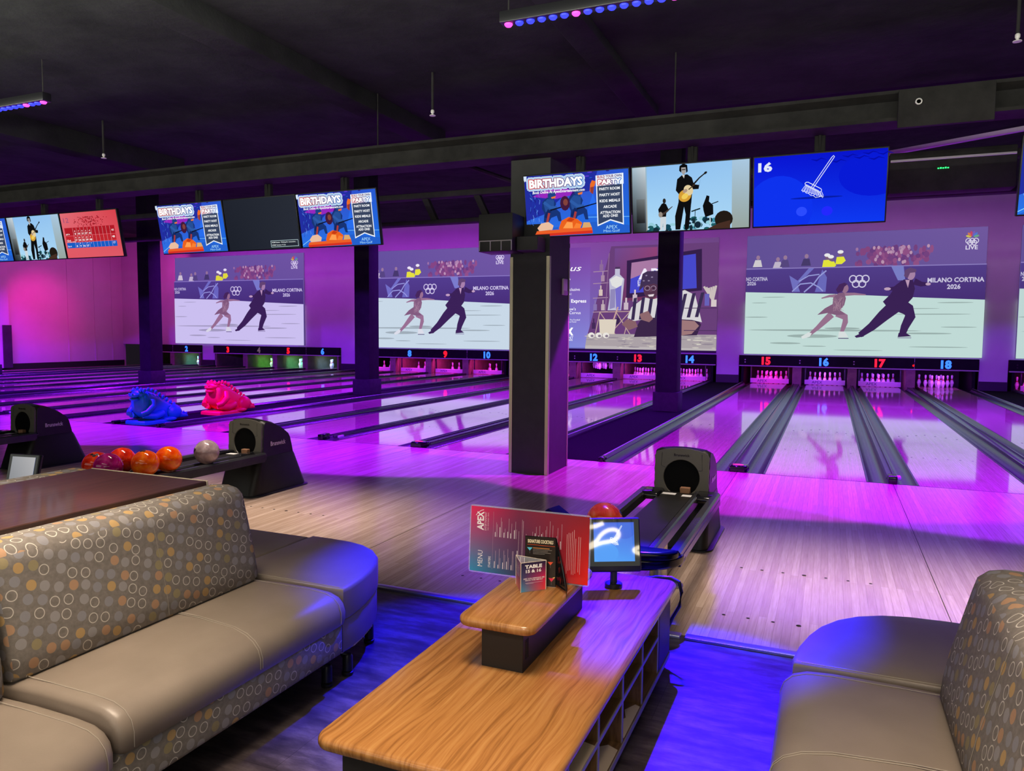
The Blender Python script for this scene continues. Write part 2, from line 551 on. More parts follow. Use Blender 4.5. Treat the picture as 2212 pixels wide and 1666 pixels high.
# ------------------------------------------------------------------ flat pictures (screens, prints, lettering)
class Pic:
    """coloured flat shapes in (u,v) units, u right and v up, mapped to a local x-z sheet facing -y"""
    def __init__(s, U, V, W, H, eps=0.0006, tint=(1, 1, 1)):
        s.U, s.V, s.W, s.H, s.eps = U, V, W, H, eps
        s.v, s.f, s.c, s.k, s.tint = [], [], [], 0, tint
        s.hold = False

    def _p(s, u, v, k):
        return ((u / s.U - 0.5) * s.W, -k * s.eps, v / s.V * s.H)

    def raw(s, pts, faces, cols):
        """cols: one colour or one per point"""
        if not s.hold:
            s.k += 1
        b = len(s.v)
        s.v += [s._p(u, v, s.k) for u, v in pts]
        one = not isinstance(cols, list)
        for f in faces:
            s.f.append(tuple(b + i for i in f))
            s.c.append([tuple(a * t for a, t in zip(lin(cols if one else cols[i]), s.tint)) for i in f])
        return s

    def poly(s, pts, col):
        for ax, lim, sg in ((0, 0, 1), (0, s.U, -1), (1, 0, 1), (1, s.V, -1)):
            out = []
            for i in range(len(pts)):
                a, b = pts[i - 1], pts[i]
                ia, ib = (a[ax] - lim) * sg >= 0, (b[ax] - lim) * sg >= 0
                if ia != ib:
                    t = (lim - a[ax]) / (b[ax] - a[ax])
                    out.append((a[0] + (b[0] - a[0]) * t, a[1] + (b[1] - a[1]) * t))
                if ib:
                    out.append(b)
            pts = out
            if len(pts) < 3:
                return s
        return s.raw(pts, [tuple(range(len(pts)))], col)

    def rect(s, u0, v0, u1, v1, col):
        return s.poly([(u0, v0), (u1, v0), (u1, v1), (u0, v1)], col)

    def grad(s, u0, v0, u1, v1, bl, br, tr, tl):
        n = 8
        pts, cols, fs = [], [], []
        for j in range(n + 1):
            for i in range(n + 1):
                a, b = i / n, j / n
                pts.append((u0 + (u1 - u0) * a, v0 + (v1 - v0) * b))
                cols.append(tuple((bl[q] * (1 - a) + br[q] * a) * (1 - b) + (tl[q] * (1 - a) + tr[q] * a) * b for q in range(3)))
        for j in range(n):
            for i in range(n):
                k = j * (n + 1) + i
                fs.append((k, k + 1, k + n + 2, k + n + 1))
        return s.raw(pts, fs, cols)

    def ell(s, u, v, a, b=None, col=(0, 0, 0), n=18, rot=0):
        b = b or a
        c, d = math.cos(rot), math.sin(rot)
        return s.poly([(u + a * math.cos(t) * c - b * math.sin(t) * d, v + a * math.cos(t) * d + b * math.sin(t) * c) for t in [2 * PI * i / n for i in range(n)]], col)

    def ring(s, u, v, r, w, col, n=24, a0=0, a1=2 * PI, ry=None):
        ry = ry or r
        pts, fs = [], []
        for i in range(n + 1):
            t = a0 + (a1 - a0) * i / n
            pts += [(u + (r - w / 2) * math.cos(t), v + (ry - w / 2) * math.sin(t)), (u + (r + w / 2) * math.cos(t), v + (ry + w / 2) * math.sin(t))]
        for i in range(n):
            fs.append((2 * i, 2 * i + 1, 2 * i + 3, 2 * i + 2))
        return s.raw(pts, fs, col)

    def line(s, pts, w, col):
        """polyline; w is one width or one per point"""
        P = [Vector(p) for p in pts]
        vs, fs = [], []
        for i, p in enumerate(P):
            a = P[max(0, i - 1)]
            b = P[min(len(P) - 1, i + 1)]
            t = (b - a).normalized()
            n_ = Vector((-t.y, t.x)) * ((w[i] if isinstance(w, (list, tuple)) else w) / 2)
            vs += [tuple(p + n_), tuple(p - n_)]
        for i in range(len(P) - 1):
            fs.append((2 * i, 2 * i + 1, 2 * i + 3, 2 * i + 2))
        return s.raw(vs, fs, col)

    def text(s, t, u, v, h, col, align='L', w=None, bold=0.0, rot=0.0, shear=0.0, col2=None):
        cu = bpy.data.curves.new('lettering', 'FONT')
        cu.body = t
        cu.size = 1.0
        cu.resolution_u = 2
        cu.offset = bold
        cu.shear = shear
        cu.fill_mode = 'FRONT'
        ob = bpy.data.objects.new('lettering', cu)
        COL.objects.link(ob)
        dg = bpy.context.evaluated_depsgraph_get()
        me = bpy.data.meshes.new_from_object(ob.evaluated_get(dg))
        pts = [(p.co.x, p.co.y) for p in me.vertices]
        fs = [tuple(p.vertices) for p in me.polygons]
        bpy.data.meshes.remove(me)
        bpy.data.objects.remove(ob)
        bpy.data.curves.remove(cu)
        if not pts:
            return s
        x0 = min(p[0] for p in pts)
        x1 = max(p[0] for p in pts)
        sc = h / 0.69
        sx = (w / (x1 - x0)) if w else sc
        off = {'L': x0, 'C': (x0 + x1) / 2, 'R': x1}[align]
        c, d = math.cos(rot), math.sin(rot)
        out, cols = [], []
        for x, y in pts:
            a, b = (x - off) * sx, y * sc
            out.append((u + a * c - b * d, v + a * d + b * c))
            if col2:
                q = (x - x0) / (x1 - x0)
                cols.append(tuple(col[i] * (1 - q) + col2[i] * q for i in range(3)))
        return s.raw(out, fs, cols if col2 else col)

    def build(s, name, m, parent=None, loc=(0, 0, 0), rot=(0, 0, 0)):
        me = bpy.data.meshes.new(name)
        me.from_pydata(s.v, [], s.f)
        at = me.color_attributes.new('Col', 'FLOAT_COLOR', 'CORNER')
        flat = []
        for c in s.c:
            for q in c:
                flat += [q[0], q[1], q[2], 1.0]
        at.data.foreach_set('color', flat)
        me.materials.append(m)
        me.update()
        ob = bpy.data.objects.new(name, me)
        COL.objects.link(ob)
        ob.parent = parent
        ob.location = loc
        ob.rotation_euler = rot
        return ob
# ================================================================== the room
GP = 7.56                                    # pitch of a group of four lanes
YW = 16.70                                   # back wall plane
ZC = 4.45                                    # ceiling over the seats
ZH = 5.7                                     # ceiling over the lanes
LANES = [(-1.68, -0.615), (0.0, 1.06), (1.575, 2.635), (3.235, 4.295)]
def gx(g, x):
    return x + g * GP

# floors
fl = MB().box(-30.5, 13.5, -5.05, 0.0, -0.12, 0.0)
# approach dots (two rows of small dark inlays on every lane)
for g in range(-4, 2):
    for a, b in LANES:
        cx = gx(g, (a + b) / 2)
        for yy in (-4.66, -3.715):
            for k in range(-3, 4):
                rr_ = 0.015 if k == 0 else 0.0105
                fl.add([(cx + k * 0.1345 + rr_ * math.cos(t), yy + rr_ * math.sin(t), 0.0012) for t in [2 * PI * i / 8 for i in range(8)]], [tuple(range(8))], 1)
    for sx in (-0.31, 1.318, 2.935, 5.1):
        fl.add([(gx(g, sx), -5.04, 0.001), (gx(g, sx) + 0.004, -5.04, 0.001), (gx(g, sx) + 0.004, -0.005, 0.001), (gx(g, sx), -0.005, 0.001)], [(0, 1, 2, 3)], 1)
fl.add([(-30.4, -0.012, 0.001), (13.4, -0.012, 0.001), (13.4, -0.002, 0.001), (-30.4, -0.002, 0.001)], [(0, 1, 2, 3)], 1)
struct(fl.build('floor', [M_APPROACH, M_INLAY], smooth=0))
struct(MB().box(-30.5, 13.5, -13.0, -5.05, -0.12, -0.004).build('floor_seating', M_VINYL, smooth=0))
struct(MB().box(-30.5, 13.5, 0.0, 19.2, -0.30, -0.10).build('floor_sub', M_DARKWALL, smooth=0))
# nosing strip between approach and vinyl, in lengths
xs = [-30.5, -12.0, -6.1, -0.03, 0.03 + 6.0, 13.5]
for a, b in zip(xs[:-1], xs[1:]):
    a2 = a + (0.012 if a > -30 else 0)
    struct(MB().rbox(a2, b - 0.012, -5.105, -5.045, -0.01, 0.012, 0.005, 2).build('trim_1', M_ALU))
# walls
wb = MB().box(-30.5, 13.5, YW, YW + 0.12, 0.92, ZH)
for g in range(-4, 3):
    wb.box(gx(g, -2.83), gx(g, -2.11), YW, YW + 0.12, 0.0, 0.92)
struct(wb.build('wall_back', M_WALL, smooth=0))
for g in range(-4, 3):
    struct(MB().box(gx(g, -2.83), gx(g, -2.11), YW - 0.05, YW - 0.003, -0.1, 0.27).build('baseboard_back', M_BLACKMATT, smooth=0))
wl = MB().box(-30.62, -30.5, -13.0, YW + 0.12, -0.1, ZH)
struct(wl.build('wall_left', M_WALL, smooth=0))
struct(MB().box(-30.5, -30.46, -13.0, YW, -0.1, 0.16).build('baseboard_left', M_BLACKMATT, smooth=0))
struct(MB().box(-30.5, -30.32, 10.75, 11.2, 0.0, ZH).build('trim_2', M_WALL, smooth=0))
struct(MB().box(-30.31, -30.26, 10.9, 11.25, 0.0, 1.75).build('trim_3', M_DARKWALL, smooth=0))
for yy in (13.9, 15.2, 16.1):
    struct(MB().box(-30.5, -30.475, yy, yy + 0.05, 0.16, ZH).build('trim_4', M_WALL, smooth=0))
struct(MB().box(13.5, 13.62, -13.0, YW + 2.6, -0.12, ZH).build('wall_right', M_DARKWALL, smooth=0))
struct(MB().box(-30.5, 13.5, -13.12, -13.0, -0.12, ZC).build('wall_rear', M_DARKWALL, smooth=0))
struct(MB().box(-30.5, 13.5, 19.2, 19.3, -0.3, 2.2).build('wall_pit', M_DARKWALL, smooth=0))
# ceiling with shallow ridges running towards the pins
ce = MB().box(-30.5, 13.5, -13.0, 0.7, ZC, ZC + 0.15)
struct(ce.build('ceiling', M_CEIL, smooth=0))
struct(MB().box(-30.5, 13.5, 0.7, YW + 0.12, ZH, ZH + 0.15).build('ceiling_lanes', M_CEIL, smooth=0))
struct(MB().box(-30.5, 13.5, 0.7, 0.8, ZC, ZH).build('ceiling_step', M_CEIL, smooth=0))
struct(MB().box(-30.5, 13.5, YW + 0.12, 19.3, 2.2, 2.3).build('ceiling_pit', M_DARKWALL, smooth=0))
for x, w, h in ((-9.6, 0.35, 0.3), (-4.65, 0.34, 0.2), (-1.6, 0.3, 0.1), (3.6, 0.6, 0.4), (8.0, 0.35, 0.3)):
    struct(MB().rbox(x - w / 2, x + w / 2, -12.9, 0.6, ZC - h, ZC + 0.02, 0.03, 2).build('ceiling_duct', M_CEIL))
struct(MB().rbox(-30.4, 13.4, -6.2, -5.9, ZC - 0.35, ZC + 0.02, 0.03, 2).build('ceiling_joist', M_CEIL))

# long I-beam above the televisions, with its hangers
bm_ = MB()
prof = [(-0.16, 3.53), (0.16, 3.53), (0.16, 3.56), (0.02, 3.59), (0.02, 3.74), (0.12, 3.78), (0.12, 3.81), (-0.12, 3.81), (-0.12, 3.78), (-0.02, 3.74), (-0.02, 3.59), (-0.16, 3.56)]
bm_.prism([(y - 1.2, z) for y, z in prof], 'x', -30.5, 13.5)
beam = struct(bm_.build('ceiling_beam', M_BEAM, origin=(-5, -1.2, 3.53)))
for x in (-14.0, -4.45, -0.9, 3.2):
    t = MB().tube([(x, -1.2, 3.80), (x, -1.2, ZC)], 0.008, 8)
    t.rbox(x - 0.04, x + 0.04, -1.26, -1.14, 3.80, 3.83, 0.005, 1)
    tag(t.build('hanger_rod', M_BEAM, origin=(x, -1.2, 3.8)), 'thin dark rod holding the long ceiling beam', 'rod', 'rods above the ceiling beam')
# diagonal brace, junction box and sprinklers on the beam
tag(MB().tube([(-3.95, -1.0, 3.79), (-3.05, 0.19, 3.5)], 0.03, 8).build('hanging_brace', M_BEAM, origin=(-3.9, -1.1, 3.8)), 'dark diagonal brace running down from the long ceiling beam to the truss', 'brace')
t = thing('beam_mounted_box', 'flat black box fixed to the front of the long ceiling beam', 'box', (1.38, -1.36, 3.5))
part(MB().rbox(1.12, 1.86, -1.42, -1.365, 3.45, 3.78, 0.008, 2), 'panel', M_BEAM, t)
part(MB().lathe([(0.028, 0), (0.028, -0.012), (0.018, -0.014), (0.018, 0)], (1.28, -1.425, 3.66), 14, axis='y'), 'plate', M_WHITE, t)
def sprinkler(x, y, z, lab):
    t = thing('pendant_sprinkler', lab, 'sprinkler', (x, y, z))
    part(MB().tube([(x, y, z), (x, y, ZC)], 0.014, 8), 'drop_pipe', M_BEAM, t)
    part(MB().lathe([(0.012, 0.03), (0.02, 0.02), (0.02, 0.0), (0.008, -0.02), (0.034, -0.03), (0.034, -0.036)], (x, y, z), 12), 'deflector', M_WHITE, t)
sprinkler(-3.48, -1.6, 4.02, 'small pale sprinkler head above the beam left of the column')
sprinkler(1.96, -1.6, 4.05, 'small pale sprinkler head near the top right corner')
sprinkler(-8.6, -1.6, 3.98, 'small pale sprinkler head above the dark blank television')

# lower truss (two rails with slanted brackets) behind the televisions
for z0, z1 in ((3.10, 3.16), (3.46, 3.54)):
    struct(MB().rbox(-30.4, 13.4, 0.22, 0.38, z0, z1, 0.01, 2).build('ceiling_rail', M_BEAM))
k = 0
for x in (-19.4, -17.6, -14.2, -12.4, -9.1, -8.2, -4.65, -3.85, 1.4, 4.2, 6.0):
    b = MB().prism([(x - 0.04, 3.47), (x + 0.05, 3.47), (x + 0.21, 3.15), (x + 0.12, 3.15)], 'y', 0.26, 0.34)
    tag(b.build('truss_bracket', M_BEAM, origin=(x, 0.3, 3.15)), 'slanted dark bracket between the two truss rails', 'bracket', 'brackets of the low truss')
# black housing with a small green display, right of the broom television
t = thing('rail_mounted_unit', 'long black housing with a tiny green display right of the blue broom television', 'air unit', (1.75, 0.3, 3.1))
part(MB().rbox(1.15, 2.30, -0.03, 0.21, 3.105, 3.53, 0.015, 2), 'housing', M_BEAM, t)
g_ = MB()
for i in range(5):
    x = 1.60 + i * 0.022
    g_.box(x, x + 0.014, -0.037, -0.0295, 3.335, 3.345 + 0.004 * (i % 2))
part(g_, 'display', M_GREENLED, t, smooth=0)
part(MB().rbox(1.16, 2.29, -0.045, -0.0295, 3.43, 3.455, 0.003, 1), 'trim_line', M_STRIP, t)
tag(MB().rbox(-0.9, 0.9, -0.03, 0.03, -0.03, 0.03, 0.006, 2).build('hanging_conduit', M_STRIP), 'pale conduit slanting up to the right above the black housing', 'conduit')
o = bpy.data.objects['hanging_conduit']
o.location = (2.03, 2.68, 4.2)
o.rotation_euler = (0, 0, -0.51)
o2 = o.copy()
COL.objects.link(o2)
o2.location = (-8.75, 0.6, 3.68)
o2.rotation_euler = (0, 0.05, -0.1)
o2['label'] = 'pale conduit above the dark blank television'

# ------------------------------------------------------------------ columns
def column(x, y, lab):
    t = thing('column', lab, 'column', (x, y, 0))
    t['kind'] = 'structure'
    part(MB().rbox(x - 0.22, x + 0.22, y - 0.22, y + 0.22, 0.36, ZH, 0.012, 2), 'shaft', M_COLFAR, t)
    part(MB().rbox(x - 0.262, x + 0.262, y - 0.262, y + 0.262, -0.095, 0.40, 0.012, 2), 'plinth', M_PLINTH, t)
column(-2.46, 6.68, 'black square column with a grey plinth in front of the advert screen')
column(-10.22, 7.1, 'black square column with a grey plinth left of the middle skating screen')
column(-17.85, 7.2, 'black square column with a grey plinth at the far left by the pink wall')
column(-25.3, 7.2, 'black square column with a grey plinth in the far left lanes')
column(5.1, 6.9, 'black square column with a grey plinth at the right')
X0, X1, Y0, Y1 = -2.725, -2.255, -1.15, -0.46
t = thing('column', 'large black column with metal corner strips standing at the foul line', 'column', (-2.49, -0.8, 0))
t['kind'] = 'structure'
part(MB().box(X0, X1, Y0, Y1, 0.0, 3.76), 'shaft', M_COLUMN, t, smooth=0)
for x0, x1, y0, y1 in ((X0 - 0.004, X0 + 0.035, Y0 - 0.006, Y0), (X1 - 0.035, X1 + 0.005, Y0 - 0.006, Y0), (X1, X1 + 0.006, Y0, Y0 + 0.035), (X1, X1 + 0.006, Y1 - 0.03, Y1 + 0.004)):
    part(MB().rbox(x0, x1, y0, y1, 0.0, 2.46, 0.0015, 1), 'corner_strip', M_BRASS, t)
t = thing('wall_thermostat', 'small pale box fixed high on the right face of the large column', 'thermostat', (-2.25, -0.66, 2.13))
part(MB().rbox(-2.253, -2.225, -0.74, -0.60, 2.05, 2.24, 0.008, 2), 'case', M_WHITE, t)
part(MB().rbox(-2.226, -2.221, -0.735, -0.605, 2.05, 2.10, 0.002, 1), 'lower_lip', M_STRIP, t)
# black box hung on the column
t = thing('hanging_speaker', 'square black speaker box hung on the large column under the birthday television', 'speaker', (-2.73, -1.3, 2.49))
part(MB().rbox(-2.96, -2.555, -1.50, -1.165, 2.49, 2.90, 0.008, 2), 'cabinet', M_BLACKMATT, t)
f = MB()
f.box(-2.95, -2.56, -1.508, -1.50, 2.60, 2.61)
for x in (-2.95, -2.82, -2.69, -2.57):
    f.box(x, x + 0.01, -1.508, -1.50, 2.50, 2.60)
part(f, 'slot_frame', M_STRIP, t, smooth=0)
part(MB().rbox(-2.55, -2.30, -1.40, -1.16, 2.50, 2.655, 0.006, 1), 'wall_bracket', M_COLUMN, t)
# ================================================================== lanes and gutters
WORD = 'zero one two three four five six seven eight nine ten eleven twelve thirteen fourteen fifteen sixteen seventeen eighteen nineteen twenty twenty-one twenty-two twenty-three'.split()
NUMS = {-3: None, -2: 7, -1: 11, 0: 15, 1: 19, -3: 3, -4: -1}
def lane_no(g, i):
    return 15 + 4 * g + i
lane_mesh = None
for g in range(-4, 2):
    for i, (a, b) in enumerate(LANES):
        n = lane_no(g, i)
        if n < 1 or n > 20:
            continue
        cx = gx(g, (a + b) / 2)
        if lane_mesh is None:
            w = b - a
            m = MB().box(-0.53, 0.53, 0.0, 18.35, -0.06, 0.0, 0)
            for k in range(-3, 4):                         # guide dots and arrows
                d = 2.1 + 0.0 * k
                m.add([(k * 0.14 + 0.012 * math.cos(t_), d + 0.012 * math.sin(t_), 0.001) for t_ in [2 * PI * q / 8 for q in range(8)]], [tuple(range(8))], 1)
                y = 4.7 - abs(k) * 0.28
                y = 4.68 - abs(k) * 0.12
                m.add([(k * 0.134 + 0.015 * math.cos(t_), y + 0.02 * math.sin(t_), 0.001) for t_ in [2 * PI * q / 8 for q in range(8)]], [tuple(range(8))], 1)
            lane = m.build('bowling_lane', [M_LANE, M_BLACK], smooth=0)
            lane_mesh = lane
        else:
            lane = lane_mesh.copy()
            COL.objects.link(lane)
        lane.location = (cx, 0, 0)
        tag(lane, 'glossy wooden bowling lane running to number %s' % WORD[n], 'bowling lane', 'wooden lanes')

def chan(x0, w, flip=False):
    """cross-section (x,z) of one gutter channel, lip towards the lane"""
    p = [(0, -0.098), (0, 0.004), (0.018, 0.004), (0.035, -0.02), (0.07, -0.055), (0.12, -0.066), (0.17, -0.055), (0.205, -0.02), (0.222, 0.02), (w, 0.02), (w, -0.098)]
    p = [(x0 + (w - x if flip else x), z) for x, z in p]
    return p[::-1] if flip else p

def rail_sec(x, z=0.045, w=0.055, h=0.06):
    return [(x - w / 2, z), (x - w / 2 + 0.008, z + h * 0.75), (x - w / 4, z + h), (x + w / 4, z + h), (x + w / 2 - 0.008, z + h * 0.75), (x + w / 2, z)]

YG = 16.55
def strip(xa, xb, lab, kind):
    """gutters between two lanes: channel, middle division with rails, channel"""
    c = (xa + xb) / 2
    t = thing('lane_gutter', lab, 'gutter', (c, 0, 0), group='gutters between the lanes')
    w = 0.235
    part(MB().prism(chan(xa + 0.002, w), 'y', 0.0, YG), 'channel', M_GUTTER, t)
    part(MB().prism(chan(xb - 0.002 - w, w, True), 'y', 0.0, YG), 'channel', M_GUTTER, t)
    m0, m1 = xa + 0.002 + w, xb - 0.002 - w
    dv = [(m0 - 0.012, -0.095), (m0 - 0.012, 0.022), (m0 + 0.004, 0.032), (m1 - 0.004, 0.032), (m1 + 0.012, 0.022), (m1 + 0.012, -0.095)]
    part(MB().prism(dv, 'y', 0.02, YG), 'division_cap', M_GUTTER, t)
    part(MB().prism(rail_sec(m0 - 0.012, 0.01, 0.028, 0.036), 'y', 0.25, YG), 'bumper_rail', M_RAIL, t)
    part(MB().prism(rail_sec(m1 + 0.012, 0.01, 0.028, 0.036), 'y', 0.25, YG), 'bumper_rail', M_RAIL, t)
    if kind == 'sensor':
        pl = [(c + 0.115 * sx, y) for sx, y in ((-1, 0.16), (-0.92, 0.03), (-0.7, -0.02), (0.7, -0.02), (0.92, 0.03), (1, 0.16))]
        part(MB().plan(pl, -0.002, 0.075, 0.025, 0.008), 'ball_sensor', M_GLOSSBLACK, t)
        part(MB().lathe([(0.05, 0), (0.05, 0.006), (0.04, 0.008), (0, 0.008)], (0, 0, 0), 20).map(lambda p: Vector((c + p.x * 1.25, 0.075 + p.y * 0.7, 0.073 + p.z))), 'sensor_light', M_PINKCAP, t)
    else:
        part(MB().rbox(c - 0.045, c + 0.045, -0.03, 0.16, -0.002, 0.085, 0.012, 2), 'end_block', M_GLOSSBLACK, t)
        part(MB().rbox(m1 + 0.05, m1 + 0.085, 0.3, 0.42, -0.005, 0.03, 0.004, 1), 'rail_bracket', M_STRIP, t)
    return t

def edge(xl, side, lab):
    """outer gutter beside a walkway: side +1 = gutter lies right of the lane"""
    x0 = xl + side * 0.002
    x1 = x0 + side * 0.235
    t = thing('lane_gutter', lab, 'gutter', ((x0 + x1) / 2, 0, 0), group='gutters between the lanes')
    part(MB().prism(chan(min(x0, x1), 0.235, side < 0), 'y', 0.0, YG), 'channel', M_GUTTER, t)
    rx = x1 + side * 0.04
    part(MB().prism([(rx - 0.045, -0.095), (rx - 0.045, 0.03), (rx - 0.02, 0.058), (rx + 0.02, 0.058), (rx + 0.045, 0.03), (rx + 0.045, -0.095)], 'y', 0.1, YG), 'bumper_rail', M_RAIL, t)
    part(MB().rbox(rx - 0.035, rx + 0.035, -0.04, 0.13, 0.0, 0.06, 0.022, 3), 'rail_end', M_GLOSSBLACK, t)
    part(MB().rbox(rx - 0.012, rx + 0.012, 0.14, YG, 0.056, 0.064, 0.003, 1), 'rail_strip', M_ALU, t)

for g in range(-4, 2):
    n0 = lane_no(g, 0)
    if n0 + 3 < 1:
        continue
    for i in range(3):
        if n0 + i < 1 or n0 + i + 1 > 20:
            continue
        strip(gx(g, LANES[i][1]), gx(g, LANES[i + 1][0]), 'dark double gutter between the lanes of numbers %s and %s' % (WORD[n0 + i], WORD[n0 + i + 1]), 'block' if i == 1 else 'sensor')
    if n0 >= 1:
        edge(gx(g, LANES[0][0]), -1, 'single dark gutter on the left edge of lane number %s' % WORD[n0])
    if n0 + 3 <= 20:
        edge(gx(g, LANES[3][1]), 1, 'single dark gutter on the right edge of lane number %s' % WORD[n0 + 3])
    # carpeted walkway left of the group
    x0, x1 = gx(g - 1, LANES[3][1]) + 0.33, gx(g, LANES[0][0]) - 0.33
    if n0 >= 1:
        struct(MB().box(x0, x1, 0.0, YW, -0.1, 0.004).build('floor_walkway', M_CARPET, smooth=0))

# ================================================================== masking units, pits, pins
def pin_mesh():
    m = MB()
    k = 0.0254
    prof = [(0.0, 0.0), (1.05, 0.0), (1.15, 0.3), (1.63, 2.25), (1.95, 3.375), (2.34, 4.5), (2.36, 5.0), (2.2, 5.9), (1.7, 7.25), (1.25, 8.6), (0.98, 9.4), (0.895, 10.0), (0.93, 10.9), (1.1, 11.9), (1.25, 13.0), (1.27, 13.5), (1.17, 14.1), (0.9, 14.6), (0.5, 14.93), (0.0, 15.0)]
    pr = [(r * k, z * k) for r, z in prof]
    m.lathe(pr, seg=14)
    for f in range(len(m.f)):
        zs = [m.v[i][2] for i in m.f[f]]
        if 8.5 * k < sum(zs) / len(zs) < 9.9 * k:
            m.mi[f] = 1
    return m
PIN = None
ROWN = ['front pin', 'second-row left pin', 'second-row right pin', 'third-row left pin', 'third-row middle pin', 'third-row right pin', 'back-row far left pin', 'back-row pin left of centre', 'back-row pin right of centre', 'back-row far right pin']
PINPOS = []
for r in range(4):
    for c_ in range(r + 1):
        PINPOS.append(((c_ - r / 2) * 0.3048, r * 0.264))
Y_HEAD = 17.25
def put_pin(x, y, z, lab, grp):
    global PIN
    if PIN is None:
        PIN = pin_mesh().build('bowling_pin', [M_PIN, M_PINRED], smooth=60)
        o = PIN
    else:
        o = PIN.copy()
        COL.objects.link(o)
    o.location = (x, y, z)
    tag(o, lab, 'bowling pin', grp)
    return o

def digits(n, col):
    pass

